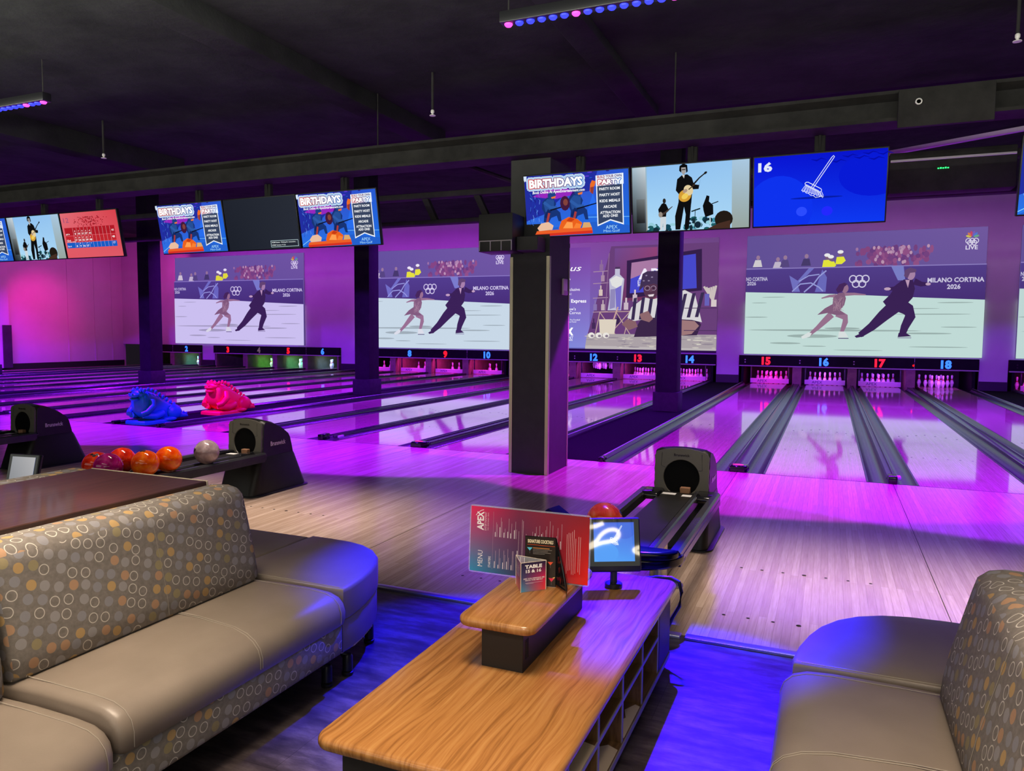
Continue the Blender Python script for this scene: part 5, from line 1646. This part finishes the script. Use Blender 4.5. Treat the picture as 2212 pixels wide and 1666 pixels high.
# right-hand leaf swings out and hangs a little below the shelf edge
w_ = MB()
w_.add([(CW / 2, 0.0, CH), (CW / 2, 0.0, 0.012), (CW / 2 + 0.054, -0.078, 0.014), (CW / 2 + 0.066, -0.142, 0.004), (CW / 2 + 0.060, -0.08, 0.03), (CW / 2 + 0.036, -0.045, 0.10)], [(0, 1, 2, 3, 4, 5)])
w_.add([(CW / 2 + 0.0012, 0.001, CH), (CW / 2 + 0.0012, 0.001, 0.012), (CW / 2 + 0.0552, -0.077, 0.014), (CW / 2 + 0.0672, -0.141, 0.004), (CW / 2 + 0.0612, -0.079, 0.03), (CW / 2 + 0.0372, -0.044, 0.10)], [(5, 4, 3, 2, 1, 0)])
part(w_, 'side_leaf', M_GLOSSBLACK, t, local=True, smooth=0)
g_ = MB()
for (y, z), c_ in zip(((-0.02, 0.13), (-0.03, 0.09), (-0.045, 0.05)), range(3)):
    x = CW / 2 + 0.0305 * (-y / 0.06)
    g_.add([(x + 0.002, y - 0.006, z), (x + 0.006, y + 0.012, z + 0.004), (x + 0.003, y + 0.002, z - 0.026)], [(0, 1, 2)])
part(g_, 'drink_print', mat('red_drink_print', (0.5, 0.05, 0.04), 0.4), t, local=True, smooth=0)

# triangular acrylic table-number holder
t = thing('table_sign', 'triangular acrylic stand with the table number 15 & 16 on the raised shelf', 'table sign', (-0.425, -6.335, 0.603), math.radians(0))
A_, B_, C_ = (-0.010, -0.042), (0.066, 0.034), (-0.068, 0.048)
SH = 0.118
def face(a, b, draw, nm):
    a, b = Vector(a), Vector(b)
    w = (b - a).length
    ang = math.atan2(b.y - a.y, b.x - a.x)
    q = Pic(300, 560, w - 0.004, SH - 0.004, 0.00008)
    draw(q)
    mid = (a + b) / 2
    q.build(nm, M_PRINT, t, (mid.x, mid.y, 0.002), (0, 0, ang))
def d_front(q):
    q.grad(0, 0, 300, 280, (66, 150, 190), (235, 60, 60), (225, 30, 84), (56, 70, 112))
    q.grad(0, 280, 300, 560, (56, 70, 112), (215, 40, 90), (40, 32, 62), (46, 38, 72))
    q.text('TABLE', 150, 450, 62, (248, 244, 240), 'C', 210, 0.05)
    q.text('15 & 16', 150, 365, 56, (248, 244, 240), 'C', 190, 0.04)
    q.text('ARE YOU KIDDING ME', 156, 238, 24, (240, 230, 235), 'C', 262, 0.02)
    q.text('WITH THIS MENU?', 156, 205, 24, (240, 230, 235), 'C', 220, 0.02)
    q.line([(50, 165), (265, 168)], 5, (225, 200, 215))
    q.line([(60, 152), (150, 153)], 4, (225, 200, 215))
def d_left(q):
    q.grad(0, 0, 300, 560, (225, 120, 110), (140, 50, 80), (150, 40, 90), (60, 50, 80))
    for k in range(9):
        q.line([(60 + k * 22, 250), (60 + k * 22, 470 - 20 * (k % 3))], 6, (190, 170, 190))
face(A_, B_, d_front, 'front_print')
face(C_, A_, d_left, 'left_print')
m = MB()
for a, b in ((A_, B_), (B_, C_), (C_, A_)):
    a, b = Vector(a), Vector(b)
    d = (b - a).normalized()
    nrm = Vector((-d.y, d.x))
    q = [a + nrm * 0.0004, b + nrm * 0.0004, b + nrm * 0.0022, a + nrm * 0.0022]
    m.prism([(v.x, v.y) for v in q], 'z', 0.0, SH)
part(m, 'acrylic_sleeve', M_CLEAR, t, local=True, smooth=0)
e = MB()
for a, b in ((A_, B_), (B_, C_), (C_, A_)):
    e.tube([(a[0], a[1], SH), (b[0], b[1], SH)], 0.0011, 6)
for a in (A_, B_, C_):
    e.tube([(a[0], a[1], 0.001), (a[0], a[1], SH)], 0.0012, 6)
part(e, 'edges', M_CREAM, t, local=True)

# navy dispenser with a small clear sign behind the menu
t = thing('napkin_dispenser', 'navy wedge-shaped box with a clear sign, peeking over the big menu', 'dispenser', (-0.37, -6.08, 0.603), -0.25)
part(MB().prism([(-0.06, 0), (0.10, 0), (0.10, 0.20), (-0.045, 0.275), (-0.06, 0.265)], 'y', -0.04, 0.04), 'body', M_NAVY, t, local=True)
part(MB().rbox(-0.05, 0.07, -0.05, -0.047, 0.0, 0.252, 0.001, 1), 'sign_sheet', M_CLEAR, t, local=True)
part(MB().rbox(-0.05, 0.07, -0.0502, -0.0465, 0.246, 0.252, 0.0008, 1), 'sign_edge', M_BLUE if False else M_STRIP, t, local=True)
# ================================================================== ball returns
def ball_return(cx, lab, dy=0.0):
    t = thing('ball_return', lab, 'ball return', (cx, -3.2, 0), group='ball returns on the approach')
    # lower shell
    lo = []
    for z, hw, yf, yb, r in ((0.0, 0.225, -0.26, 0.56, 0.07), (0.03, 0.225, -0.255, 0.555, 0.07), (0.18, 0.220, -0.20, 0.48, 0.06), (0.345, 0.214, -0.14, 0.40, 0.05), (0.37, 0.210, -0.12, 0.385, 0.045)):
        lo.append([(x, y, z) for x, y in rrect(-hw, hw, yf, yb, r, 4)])
    part(MB().rings(lo), 'lower_shell', M_HOOD, t, local=True, smooth=45)
    ft = MB().plan(rrect(-0.26, 0.26, -0.27, 0.58, 0.09, 4), -0.003, 0.012, 0.006)
    part(ft, 'floor_flange', M_BLACK, t, local=True)
    # upper hood, arched across
    rs = []
    n = 12
    for i in range(n + 1):
        u = -1 + 2 * i / n
        edge = max(0.0, (abs(u) - 0.86) / 0.14)
        k = 1.0 - 0.055 * u * u - 0.03 * edge ** 2
        x = 0.207 * u
        q = 0.018 * edge ** 2
        sec = [(-0.10 + q, 0.365), (-0.095 + q, 0.52), (-0.085 + q, 0.70), (-0.07 + q, 0.735), (-0.02, 0.742), (0.08, 0.715), (0.20, 0.655), (0.29, 0.585), (0.335 - q, 0.535), (0.36 - q, 0.44), (0.375 - q, 0.365)]
        rs.append([(x, y, 0.365 + (z - 0.365) * k) for y, z in sec])
    hd = part(MB().rings(rs), 'hood', M_HOOD, t, local=True, smooth=50)
    # grey face plate with the round opening
    cz, R_ = 0.515, 0.135
    outer, inner = [], []
    n = 48
    for i in range(n):
        a = 2 * PI * i / n
        d = Vector((math.cos(a), math.sin(a)))
        # ray to rounded rectangle with an arched top
        best = 9
        for s_ in [q / 200 for q in range(1, 90)]:
            x, z = d.x * s_, cz + d.y * s_
            top = 0.742 - 0.038 * (x / 0.2) ** 2
            if abs(x) > 0.203 or z > top - 0.004 or z < 0.372:
                best = s_
                break
        outer.append((d.x * best, cz + d.y * best))
        rr = R_ * (1.0 if d.y > -0.6 else 1.02)
        inner.append((d.x * rr, max(0.385, cz + d.y * rr)))
    yy = lambda z, o: -0.105 + o + (z - 0.37) * 0.045
    m = MB()
    m.rings([[(x, yy(z, 0.012), z) for x, z in outer], [(x, yy(z, -0.008), z) for x, z in outer], [(x * 1.03, yy(z, -0.010), cz + (z - cz) * 1.03) for x, z in inner], [(x, yy(z, -0.004), z) for x, z in inner], [(x, yy(z, 0.012), z) for x, z in inner]], cap=False)
    fp = part(m, 'face_plate', M_FACE, t, local=True, smooth=30)
    m = MB()
    m.rings([[(x * 0.99, yy(z, -0.003), z) for x, z in inner], [(x * 0.94, yy(z, -0.001), cz + (z - cz) * 0.94) for x, z in inner]], cap=False)
    m.add([(x * 0.94, yy(z, -0.0011), cz + (z - cz) * 0.94) for x, z in inner], [tuple(range(n))])
    part(m, 'ball_opening', mat('deep_black', (0.002, 0.002, 0.002), 0.6, spec=0.1), fp, local=True, smooth=0)
    part(MB().rbox(0.0, 0.075, -0.16, -0.115, 0.405, 0.45, 0.004, 1), 'lift_pad', M_BROWNPATCH, t, local=True)
    gr = MB()
    for pts in ([(-0.15, 0.70), (-0.155, 0.60), (-0.12, 0.585)], [(0.15, 0.70), (0.155, 0.58), (0.12, 0.575)]):
        gr.tube([(x, yy(z, -0.009), z) for x, z in pts], 0.002, 5)
    part(gr, 'panel_groove', M_BLACK, fp, local=True)
    p = Pic(1, 1, 1, 1, 0.0)
    p.text('Brunswick', 0.5, 0, 0.018, (40, 36, 30), 'C', 0.12, 0.03)
    p.build('face_lettering', M_PRINT, fp, (0, yy(0.685, -0.011), 0.678), (0, 0, 0))
    p = Pic(1, 1, 1, 1, 0.0)
    p.text('Brunswick', 0.5, 0, 0.042, (205, 185, 215), 'C', 0.22, 0.03)
    p.build('side_lettering', M_PRINT, hd, (0.2115, 0.13, 0.47), (0, 0, PI / 2))
    # rack
    tr = MB()
    tr.prism([(-0.14, 0.405), (0.10, 0.405), (0.10, 0.385), (-0.14, 0.385)], 'y', -1.74, -0.12)
    tr = part(tr, 'tray', M_HOOD, t, local=True, smooth=0)
    for sx in (-1, 1):
        dk = MB()
        dk.rbox(sx * 0.20 - 0.08, sx * 0.20 + 0.08, -0.34, -0.10, 0.375, 0.43, 0.025, 3)
        part(dk, 'rail_mouth', M_GLOSSBLACK, t, local=True)
    for x, w in ((-0.27, 0.035), (0.135, 0.022), (0.265, 0.032)):
        part(MB().prism([(x - w, 0.36), (x - w, 0.415), (x - w * 0.6, 0.43), (x + w * 0.6, 0.43), (x + w, 0.415), (x + w, 0.36)], 'y', -1.76, -0.14), 'rail', M_RAIL, t, local=True, smooth=30)
    part(MB().prism([(0.233, 0.385), (0.233, 0.345), (0.30, 0.345), (0.30, 0.385)], 'y', -1.72, -0.16), 'rail', M_RAIL, t, local=True, smooth=30)
    part(MB().prism([(-0.30, 0.36), (0.30, 0.36), (0.30, 0.34), (-0.30, 0.34)], 'y', -1.76, -1.60), 'cross_plate', M_BLACK, t, local=True, smooth=0)
    pl = [(0.31 * math.cos(a), -1.72 - 0.24 * math.sin(a)) for a in [PI + PI * k / 16 for k in range(17)]]
    pl = [(0.31 * math.cos(PI * k / 18), -1.72 - 0.24 * math.sin(PI * k / 18)) for k in range(19)]
    pl = pl[::-1]
    part(MB().plan(pl, 0.345, 0.405, 0.012, 0.02), 'end_cap', M_NAVY, t, local=True, smooth=50)
    pl2 = [(x * 0.95, -1.80 + (y + 1.72) * 0.62) for x, y in pl]
    part(MB().plan(pl2, 0.404, 0.448, 0.02, 0.004), 'end_cap', M_NAVY, t, local=True, smooth=50)
    part(MB().rbox(-0.15, -0.02, -0.235, -0.17, 0.4055, 0.4065, 0.0004, 1), 'sticker', M_PAPER, tr, local=True, smooth=0)
    part(MB().rbox(0.03, 0.10, -0.265, -0.20, 0.4055, 0.4065, 0.0004, 1), 'sticker', M_PAPER, tr, local=True, smooth=0)
    pd = part(MB().lathe([(0.055, 0.0), (0.055, 0.36)], (0.04, -1.08, 0), 24), 'pedestal', M_CHROME, t, local=True)
    part(MB().plan([(0.04 + 0.16 * math.cos(a), -1.08 + 0.10 * math.sin(a)) for a in [2 * PI * k / 28 for k in range(28)]], 0.0, 0.012, 0.005), 'pedestal_foot', M_ALU, pd, local=True)
    return t
br = ball_return(-0.372, 'black ball return with grey face plate behind the tablet')
t2 = dup(br, (-4.635, -3.2, 0), label='black ball return with coloured balls on its rack, beyond the left bench')
t3 = dup(br, (-7.93, -3.2, 0), label='black ball return at the left edge of the photo')

# bowling balls
def marble(name, c1, c2, c3, rough=0.1):
    m = mat(name, c1, rough)
    n = noise(m, coords(m, scale=(1, 1, 1)), 7, 4, 0.6, 1.6)
    L(m, ramp(m, n.outputs['Fac'], [(0.35, c1), (0.5, c2), (0.65, c3)]), bsdf(m).inputs['Base Color'])
    return m
B_OR = marble('orange_swirl', (0.75, 0.05, 0.002), (0.92, 0.12, 0.003), (0.96, 0.22, 0.008))
B_RED = marble('red_swirl', (0.55, 0.015, 0.005), (0.85, 0.03, 0.006), (0.95, 0.10, 0.015))
B_MAG = marble('magenta_swirl', (0.30, 0.004, 0.10), (0.5, 0.01, 0.2), (0.62, 0.03, 0.25))
B_GREY = marble('pearl_grey_swirl', (0.24, 0.17, 0.18), (0.32, 0.24, 0.25), (0.48, 0.38, 0.39))
def ball(x, y, z, m, lab, hole=(0.25, -0.45, 0.86)):
    t = thing('bowling_ball', lab, 'bowling ball', (x, y, z), group='bowling balls on the racks')
    part(MB().sphere((0, 0, 0), 0.108, 32), 'body', m, t, local=True, smooth=80)
    h = Vector(hole).normalized()
    q = h.to_track_quat('Z', 'Y')
    u, v = q @ Vector((1, 0, 0)), q @ Vector((0, 1, 0))
    for dx, dy, r in ((0, 0.03, 0.013), (0.02, 0.045, 0.012), (-0.022, 0.05, 0.012)):
        c = (h * 0.108 + u * dx + v * dy).normalized() * 0.1078
        mm = MB().lathe([(0.0, 0.0008), (r, 0.0008), (r, -0.004), (0, -0.004)], seg=12)
        R2 = c.to_track_quat('Z', 'Y')
        part(mm.map(lambda p: R2 @ p + c), 'finger_hole', M_BLACK, t, local=True)
    return t
ball(-0.546, -4.81, 0.511, B_OR, 'orange-red bowling ball behind the tablet', (0.8, 0.3, 0.1))
ball(-4.438, -3.99  , 0.5275, B_GREY, 'pearl grey bowling ball alone near the hood of the left rack', (-0.5, -0.8, -0.1))
ball(-4.438, -4.41  , 0.5275, B_OR, 'bright orange bowling ball, nearest the grey one on the left rack', (-0.6, 0.6, 0.3))
ball(-4.438, -4.64  , 0.5275, B_OR, 'orange bowling ball with a dark finger hole, in the middle of the left rack', (-0.1, -0.45, 0.75))
ball(-4.809, -4.55, 0.511, B_RED, 'red-orange bowling ball behind the magenta one on the left rack', (-0.5, 0.4, 0.6))
ball(-4.60, -4.85, 0.522, B_MAG, 'magenta bowling ball at the front of the left rack', (-0.6, 0.6, 0.3))
ball(-4.809, -4.79, 0.511, B_RED, 'bright red bowling ball, leftmost on the left rack', (0.4, -0.5, 0.5))

# ================================================================== dinosaur-shaped ball ramps
def dino(loc, m, lab, s=1.0, rz=0.0):
    """generic dinosaur ball ramp: head at -y, tail at +y"""
    t = thing('ball_ramp', lab, 'ball ramp', loc, rz)
    t.scale = (s, s, s)
    # base foot
    part(MB().plan([(-0.24, -0.02), (0.0, -0.06), (0.24, -0.02), (0.27, 0.2), (0.24, 0.55), (0.13, 0.62), (-0.13, 0.62), (-0.24, 0.55), (-0.27, 0.2)], 0.0, 0.07, 0.03, 0.0), 'base', m, t, local=True)
    # back slope lofted along y: (y, half width, z bottom, z top)
    rs = []
    for y, hw, z0, z1 in ((0.02, 0.12, 0.26, 0.50), (0.04, 0.16, 0.20, 0.56), (0.12, 0.18, 0.12, 0.60), (0.22, 0.18, 0.06, 0.585), (0.34, 0.19, 0.04, 0.53), (0.46, 0.20, 0.03, 0.455), (0.60, 0.20, 0.03, 0.37), (0.74, 0.17, 0.03, 0.28), (0.86, 0.10, 0.03, 0.185), (0.98, 0.06, 0.03, 0.125), (1.10, 0.035, 0.03, 0.095), (1.16, 0.015, 0.035, 0.07)):
        cz, h = (z0 + z1) / 2, (z1 - z0) / 2
        ring = []
        for k in range(18):
            a = 2 * PI * k / 18
            ca, sa = math.cos(a), math.sin(a)
            f = 0.62
            ring.append((hw * math.copysign(abs(ca) ** f, ca), y, cz + h * math.copysign(abs(sa) ** f, sa)))
        rs.append(ring)
    part(MB().rings(rs), 'body', m, t, local=True, smooth=60)
    # head with snout, brow and jaw
    h = MB()
    h.sphere((0, 0.07, 0.545), 0.12, 18, sc=(1.15, 0.85, 0.62))
    h.sphere((0, -0.03, 0.525), 0.085, 16, sc=(1.2, 0.9, 0.55))
    h.sphere((0, -0.02, 0.455), 0.075, 16, sc=(1.25, 1.0, 0.42))
    for sx in (-1, 1):
        h.sphere((sx * 0.085, 0.03, 0.605), 0.034, 12)
        h.sphere((sx * 0.04, -0.09, 0.555), 0.016, 8)
    part(h, 'head', m, t, local=True, smooth=80)
    ey = MB()
    for sx in (-1, 1):
        ey.sphere((sx * 0.115, 0.015, 0.595), 0.014, 10)
    part(ey, 'eye', m, t, local=True)
    for sx in (-1, 1):
        a = MB().sphere((sx * 0.20, 0.66, 0.18), 0.16, 18, sc=(0.55, 1.0, 0.85), rot=Matrix.Rotation(-0.25, 3, 'X'))
        a.sphere((sx * 0.245, 0.72, 0.19), 0.07, 14, sc=(0.5, 1, 0.8))
        a.sphere((sx * 0.21, 0.55, 0.06), 0.10, 14, sc=(0.7, 1.5, 0.5))
        part(a, 'haunch', m, t, local=True, smooth=80)
        b = MB().tube([(sx * 0.17, 0.20, 0.42), (sx * 0.235, 0.17, 0.32), (sx * 0.22, 0.06, 0.22), (sx * 0.16, -0.01, 0.19)], [0.06, 0.055, 0.05, 0.045], 10)
        b.tube([(sx * 0.18, 0.40, 0.18), (sx * 0.22, 0.22, 0.14), (sx * 0.14, 0.03, 0.16)], [0.075, 0.07, 0.05], 10)
        part(b, 'arm', m, t, local=True, smooth=80)
    for sx in (-1, 1):
        pts = [(0.08, 0.61), (0.16, 0.62), (0.24, 0.60), (0.32, 0.565), (0.40, 0.515), (0.48, 0.465), (0.56, 0.415), (0.64, 0.365), (0.72, 0.315)]
        sp = MB()
        for y, z in pts:
            sp.sphere((sx * 0.135, y, z), 0.033, 10, sc=(0.8, 0.9, 1.25))
        part(sp, 'back_spikes', m, t, local=True, smooth=80)
    sp = MB()
    for k in range(5):
        sp.sphere((0, 0.88 + k * 0.062, 0.185 - k * 0.022), 0.027, 10, sc=(0.8, 0.9, 1.2))
    part(sp, 'tail_spikes', m, t, local=True, smooth=80)
    return t
M_DBLUE = make_noisy('blue_moulded_plastic', (0.0, 0.30, 0.34), (0.002, 0.38, 0.42), 5, 0.45)
M_DPINK = make_noisy('pink_moulded_plastic', (0.93, 0.01, 0.035), (0.95, 0.015, 0.05), 5, 0.45)
dino((-10.12, 0.08, 0.004), M_DBLUE, 'blue dinosaur-shaped ball ramp on the far left lanes', 0.95)
dino((-10.12, 1.75, 0.004), M_DPINK, 'pinkish-red dinosaur-shaped ball ramp behind the blue one', 1.0)
# ================================================================== lamps and lights
def aim(o, target):
    d = Vector(target) - o.location
    o.rotation_euler = d.to_track_quat('-Z', 'Y').to_euler()

def spot(name, loc, target, col, power, size, blend=0.15, radius=0.05):
    l = bpy.data.lights.new(name, 'SPOT')
    l.color = col
    l.energy = power
    l.spot_size = math.radians(size)
    l.spot_blend = blend
    l.shadow_soft_size = radius
    o = bpy.data.objects.new(name, l)
    COL.objects.link(o)
    o.location = loc
    aim(o, target)
    return o

def area(name, loc, target, col, power, sx, sy, spread=180):
    l = bpy.data.lights.new(name, 'AREA')
    l.shape = 'RECTANGLE'
    l.size, l.size_y = sx, sy
    l.color = col
    l.energy = power
    l.spread = math.radians(spread)
    o = bpy.data.objects.new(name, l)
    COL.objects.link(o)
    o.location = loc
    aim(o, target)
    return o

# LED wash bars hanging over the approach
def led_bar(x0, x1, y, z, lab, ndots=9, pinks=(0, 5, 8)):
    t = thing('led_bar', lab, 'light bar', ((x0 + x1) / 2, y, z))
    part(MB().rbox(x0 - 0.06, x1 + 0.06, y - 0.05, y + 0.05, z + 0.012, z + 0.10, 0.008, 2), 'housing', M_BLACK, t)
    for k in range(ndots):
        x = x0 + (x1 - x0) * k / (ndots - 1)
        part(MB().lathe([(0.0, -0.012), (0.022, -0.008), (0.032, 0.004), (0.032, 0.014)], (x, y, z), 14), 'lens', M_LEDPINK if k in pinks else M_LEDBLUE, t, smooth=60)
    for x in (x0, x1):
        part(MB().tube([(x, y, z + 0.10), (x, y, ZC)], 0.006, 6), 'hanger', M_BEAM, t)
    for x in ():
        pass
led_bar(-1.76, -0.47, -3.48, 4.0, 'blue and pink LED bar hanging near the top centre', 15, (0, 6, 14))
led_bar(-8.4, -7.13, -3.48, 4.0, 'blue LED bar hanging at the upper left edge', 15, (11, 14))

# blue wash over the seats and the far half of the table
for x, tx, p in ((-0.52, 0.12, 14000), (-0.8, -0.35, 14000), (-1.25, -1.05, 7000)):
    spot('seat_wash', (x, -3.48, 3.97), (tx, -5.80, 0.0), (0.006, 0.001, 1.0), p * 0.9, 23, 0.7, 0.03)
spot('seat_wash_pink', (-0.5, -3.48, 3.97), (-0.15, -5.75, 0.3), (1.0, 0.0, 0.4), 300, 24, 0.6, 0.05)
# wash lights for the lanes, mounted behind the televisions
V_, M__ = (0.2, 0.002, 1.0), (0.42, 0.0, 0.9)
for x, c, p, ty in ((2.6, (0.2, 0.002, 1.0), 2100, 1.0), (-0.6, M__, 1500, 1.3), (-5.4, (0.24, 0.002, 1.0), 2400, 1.75), (-10.8, V_, 2600, 1.4), (-16.5, V_, 3000, 1.2), (-23.0, V_, 3200, 1.2), (7.9, V_, 2200, 1.0)):
    spot('lane_wash', (x, -0.45, 3.02), (x, 1.16, 0.0), c, p, 119, 0.06, 0.05)
for x, c in ((1.3, (0.24, 0.015, 1.0)), (-6.2, (0.25, 0.01, 1.0)), (-13.8, (0.3, 0.005, 1.0)), (-21.3, (0.2, 0.01, 1.0)), (-28.0, (0.4, 0.01, 1.0))):
    area('lane_row', (x, 8.6, 4.6), (x, 8.2, 0.0), c, 1100, 6.5, 0.2, 140)
# violet wash of the back wall
for g, c in ((1, (0.36, 0.14, 0.5)), (0, (0.4, 0.16, 0.5)), (-1, (0.5, 0.12, 0.66)), (-2, (0.62, 0.08, 1.0)), (-3, (0.62, 0.07, 0.95))):
    area('wall_wash', (gx(g, 1.3), 14.6, 5.2), (gx(g, 1.3), 16.7, 2.6), c, 62, 7.0, 0.25, 150)
# hot pink wash of the left wall
spot('pink_wash', (-27.2, 11.6, 3.6), (-30.5, 12.6, 2.4), (1.0, 0.0, 0.36), 330, 66, 0.9, 0.1)
area('pink_wall_wash', (-26.5, 13.0, 5.0), (-30.5, 13.5, 2.0), (0.8, 0.055, 0.42), 105, 6.0, 0.3)
# pin-deck lamps behind the mask
for g in range(-2, 2):
    for i, (a, b) in enumerate(LANES):
        n = lane_no(g, i)
        if n > 20:
            continue
        c = {15: (1.0, 0.02, 0.55), 16: (0.35, 0.08, 1.0), 17: (0.4, 0.06, 1.0), 18: (0.5, 0.08, 1.0), 12: (0.5, 0.05, 1.0), 13: (0.6, 0.05, 1.0), 14: (0.7, 0.05, 0.95)}.get(n, (1.0, 0.04, 0.7))
        area('pin_lamp', (gx(g, (a + b) / 2), YW + 0.10, 0.575), (gx(g, (a + b) / 2), YW + 0.75, 0.05), c, 15, 0.9, 0.05)
        if n == 16 or n == 13:
            area('pin_lamp_pink', (gx(g, (a + b) / 2), YW + 0.30, 0.585), (gx(g, (a + b) / 2), YW + 0.75, 0.1), (1.0, 0.05, 0.4), 2, 0.9, 0.05)
for n, (c, nm) in ANOM.items():
    g, i = (-3, n - 3) if n >= 3 else (-4, n + 1)
    a, b = LANES[i]
    area('pin_lamp', (gx(g, (a + b) / 2 - 0.15), Y_HEAD + 0.05, 0.57), (gx(g, (a + b) / 2 - 0.25), Y_HEAD + 0.5, 0.05), c, 7, 0.7, 0.05, 100)
    area('pit_fill', (gx(g, (a + b) / 2), YW + 0.15, 0.57), (gx(g, (a + b) / 2), YW + 1.4, 0.25), (0.8, 0.85, 0.5), 5, 0.7, 0.05, 120)  # added light that gives the pit surrounds their olive tint

# warm panels over the seats
for x, p in ((-0.45, 19), (-2.3, 20), (1.6, 20), (-4.6, 20)):
    area('warm_panel', (x, -7.45, 4.2), (x, -7.40, 0.3), (1.0, 0.81, 0.62), p, 1.5, 0.9, 46)
area('soft_fill', (-1.0, -10.5, 4.2), (-1.0, -7.5, 0.4), (1.0, 0.84, 0.74), 32, 8.0, 1.0, 90)
spot('menu_fill', (0.3, -10.2, 3.8), (-0.47, -6.25, 0.72), (1.0, 0.86, 0.72), 420, 11, 0.8, 0.06)  # added frontal spot to brighten the menu
# looped tube lamps hanging behind the viewer (seen mirrored in the tablet)
def loop(name_label, pts, r=0.022):
    c = pts[len(pts) // 2]
    t = thing('loop_lamp', name_label, 'lamp', tuple(c))
    V = [Vector(p) for p in pts]
    fine = []
    for a in range(len(V) - 1):
        p0, p1, p2, p3 = V[max(0, a - 1)], V[a], V[a + 1], V[min(len(V) - 1, a + 2)]
        for q in range(5):
            u = q / 5
            fine.append(0.5 * ((2 * p1) + (p2 - p0) * u + (2 * p0 - 5 * p1 + 4 * p2 - p3) * u * u + (3 * p1 - p0 - 3 * p2 + p3) * u ** 3))
    fine.append(V[-1])
    part(MB().tube(fine, r, 8), 'tube', M_LAMP, t, smooth=80)
    part(MB().tube([c, (c[0], c[1], ZC)], 0.006, 6), 'cord', M_BLACK, t)
loop('hairpin-shaped white tube lamp mirrored at the upper left of the tablet screen', [(2.95, -10.55, 1.70), (3.11, -10.44, 1.77), (3.223, -10.357, 1.821), (3.295, -10.302, 1.848), (3.398, -10.227, 1.868), (3.455, -10.177, 1.908), (3.453, -10.161, 1.968), (3.409, -10.183, 2.0), (3.336, -10.234, 1.991), (3.275, -10.29, 1.94), (3.22, -10.349, 1.858), (3.05, -10.47, 1.76)], 0.024)
loop('white tube lamp mirrored at the right edge of the tablet screen', [(3.95, -9.86, 1.84), (3.80, -9.965, 1.81), (3.72, -10.024, 1.787), (3.662, -10.069, 1.771), (3.628, -10.099, 1.749), (3.653, -10.09, 1.718), (3.726, -10.045, 1.691), (3.9, -9.93, 1.63)], 0.024)
loop('white tube lamp mirrored in the top left corner of the tablet frame', [(2.95, -10.49, 2.03), (3.148, -10.346, 2.042), (3.213, -10.3, 2.051), (3.289, -10.239, 2.084)], 0.026)
area('rear_fill', (-3.0, -11.0, 1.9), (-3.0, -5.5, 4.6), (0.92, 0.95, 0.85), 150, 18.0, 2.0)  # added neutral fill behind the camera for ceiling and column fronts
area('ceiling_fill', (-3.0, -6.4, 3.3), (-3.0, -6.2, 4.4), (0.95, 0.95, 0.8), 1300, 20.0, 0.4)  # added uplight out of view, turns the ceiling neutral grey
area('approach_fill', (1.6, -3.85, 4.3), (1.6, -3.9, 0), (1.0, 0.83, 0.70), 36, 4.0, 0.4, 40)  # added fill to brighten the right side of the approach
area('approach_fill', (-4.6, -3.85, 4.3), (-4.6, -3.9, 0), (1.0, 0.83, 0.70), 42, 4.0, 0.4, 40)  # same added fill for the left side

w = bpy.data.worlds.new('World')
S.world = w
w.use_nodes = True
w.node_tree.nodes['Background'].inputs[0].default_value = (0.5, 0.35, 0.6, 1)
w.node_tree.nodes['Background'].inputs[1].default_value = 0.02

# ================================================================== camera
F, YAW, PIT, ROLL = 1613.04747, 0.401076847, 0.0709799226, -0.00781644568
cy, sy = math.cos(YAW), math.sin(YAW)
fw = Vector((-sy * math.cos(PIT), cy * math.cos(PIT), -math.sin(PIT)))
rt = Vector((cy, sy, 0))
dn = fw.cross(rt)
c_, s_ = math.cos(ROLL), math.sin(ROLL)
r2 = rt * c_ + dn * s_
d2 = rt * -s_ + dn * c_
cam = bpy.data.cameras.new('Camera')
cam.sensor_fit = 'HORIZONTAL'
cam.sensor_width = 36.0
cam.lens = F / 2212 * 36.0
cam.clip_start = 0.05
cam.clip_end = 200
co = bpy.data.objects.new('Camera', cam)
COL.objects.link(co)
co.matrix_world = Matrix.Translation((0.633068, -8.997424, 1.610294)) @ Matrix((( r2.x, -d2.x, -fw.x), (r2.y, -d2.y, -fw.y), (r2.z, -d2.z, -fw.z))).to_4x4()
S.camera = co

S.view_settings.view_transform = 'Standard'
S.view_settings.look = 'None'
S.view_settings.exposure = 0.0
S.view_settings.gamma = 1.0
S.view_settings.use_curve_mapping = False
S.cycles.use_denoising = True
S.cycles.max_bounces = 8
S.cycles.glossy_bounces = 4
S.cycles.transmission_bounces = 6
S.cycles.sample_clamp_indirect = 4.0
S.cycles.caustics_reflective = False
S.cycles.caustics_refractive = False
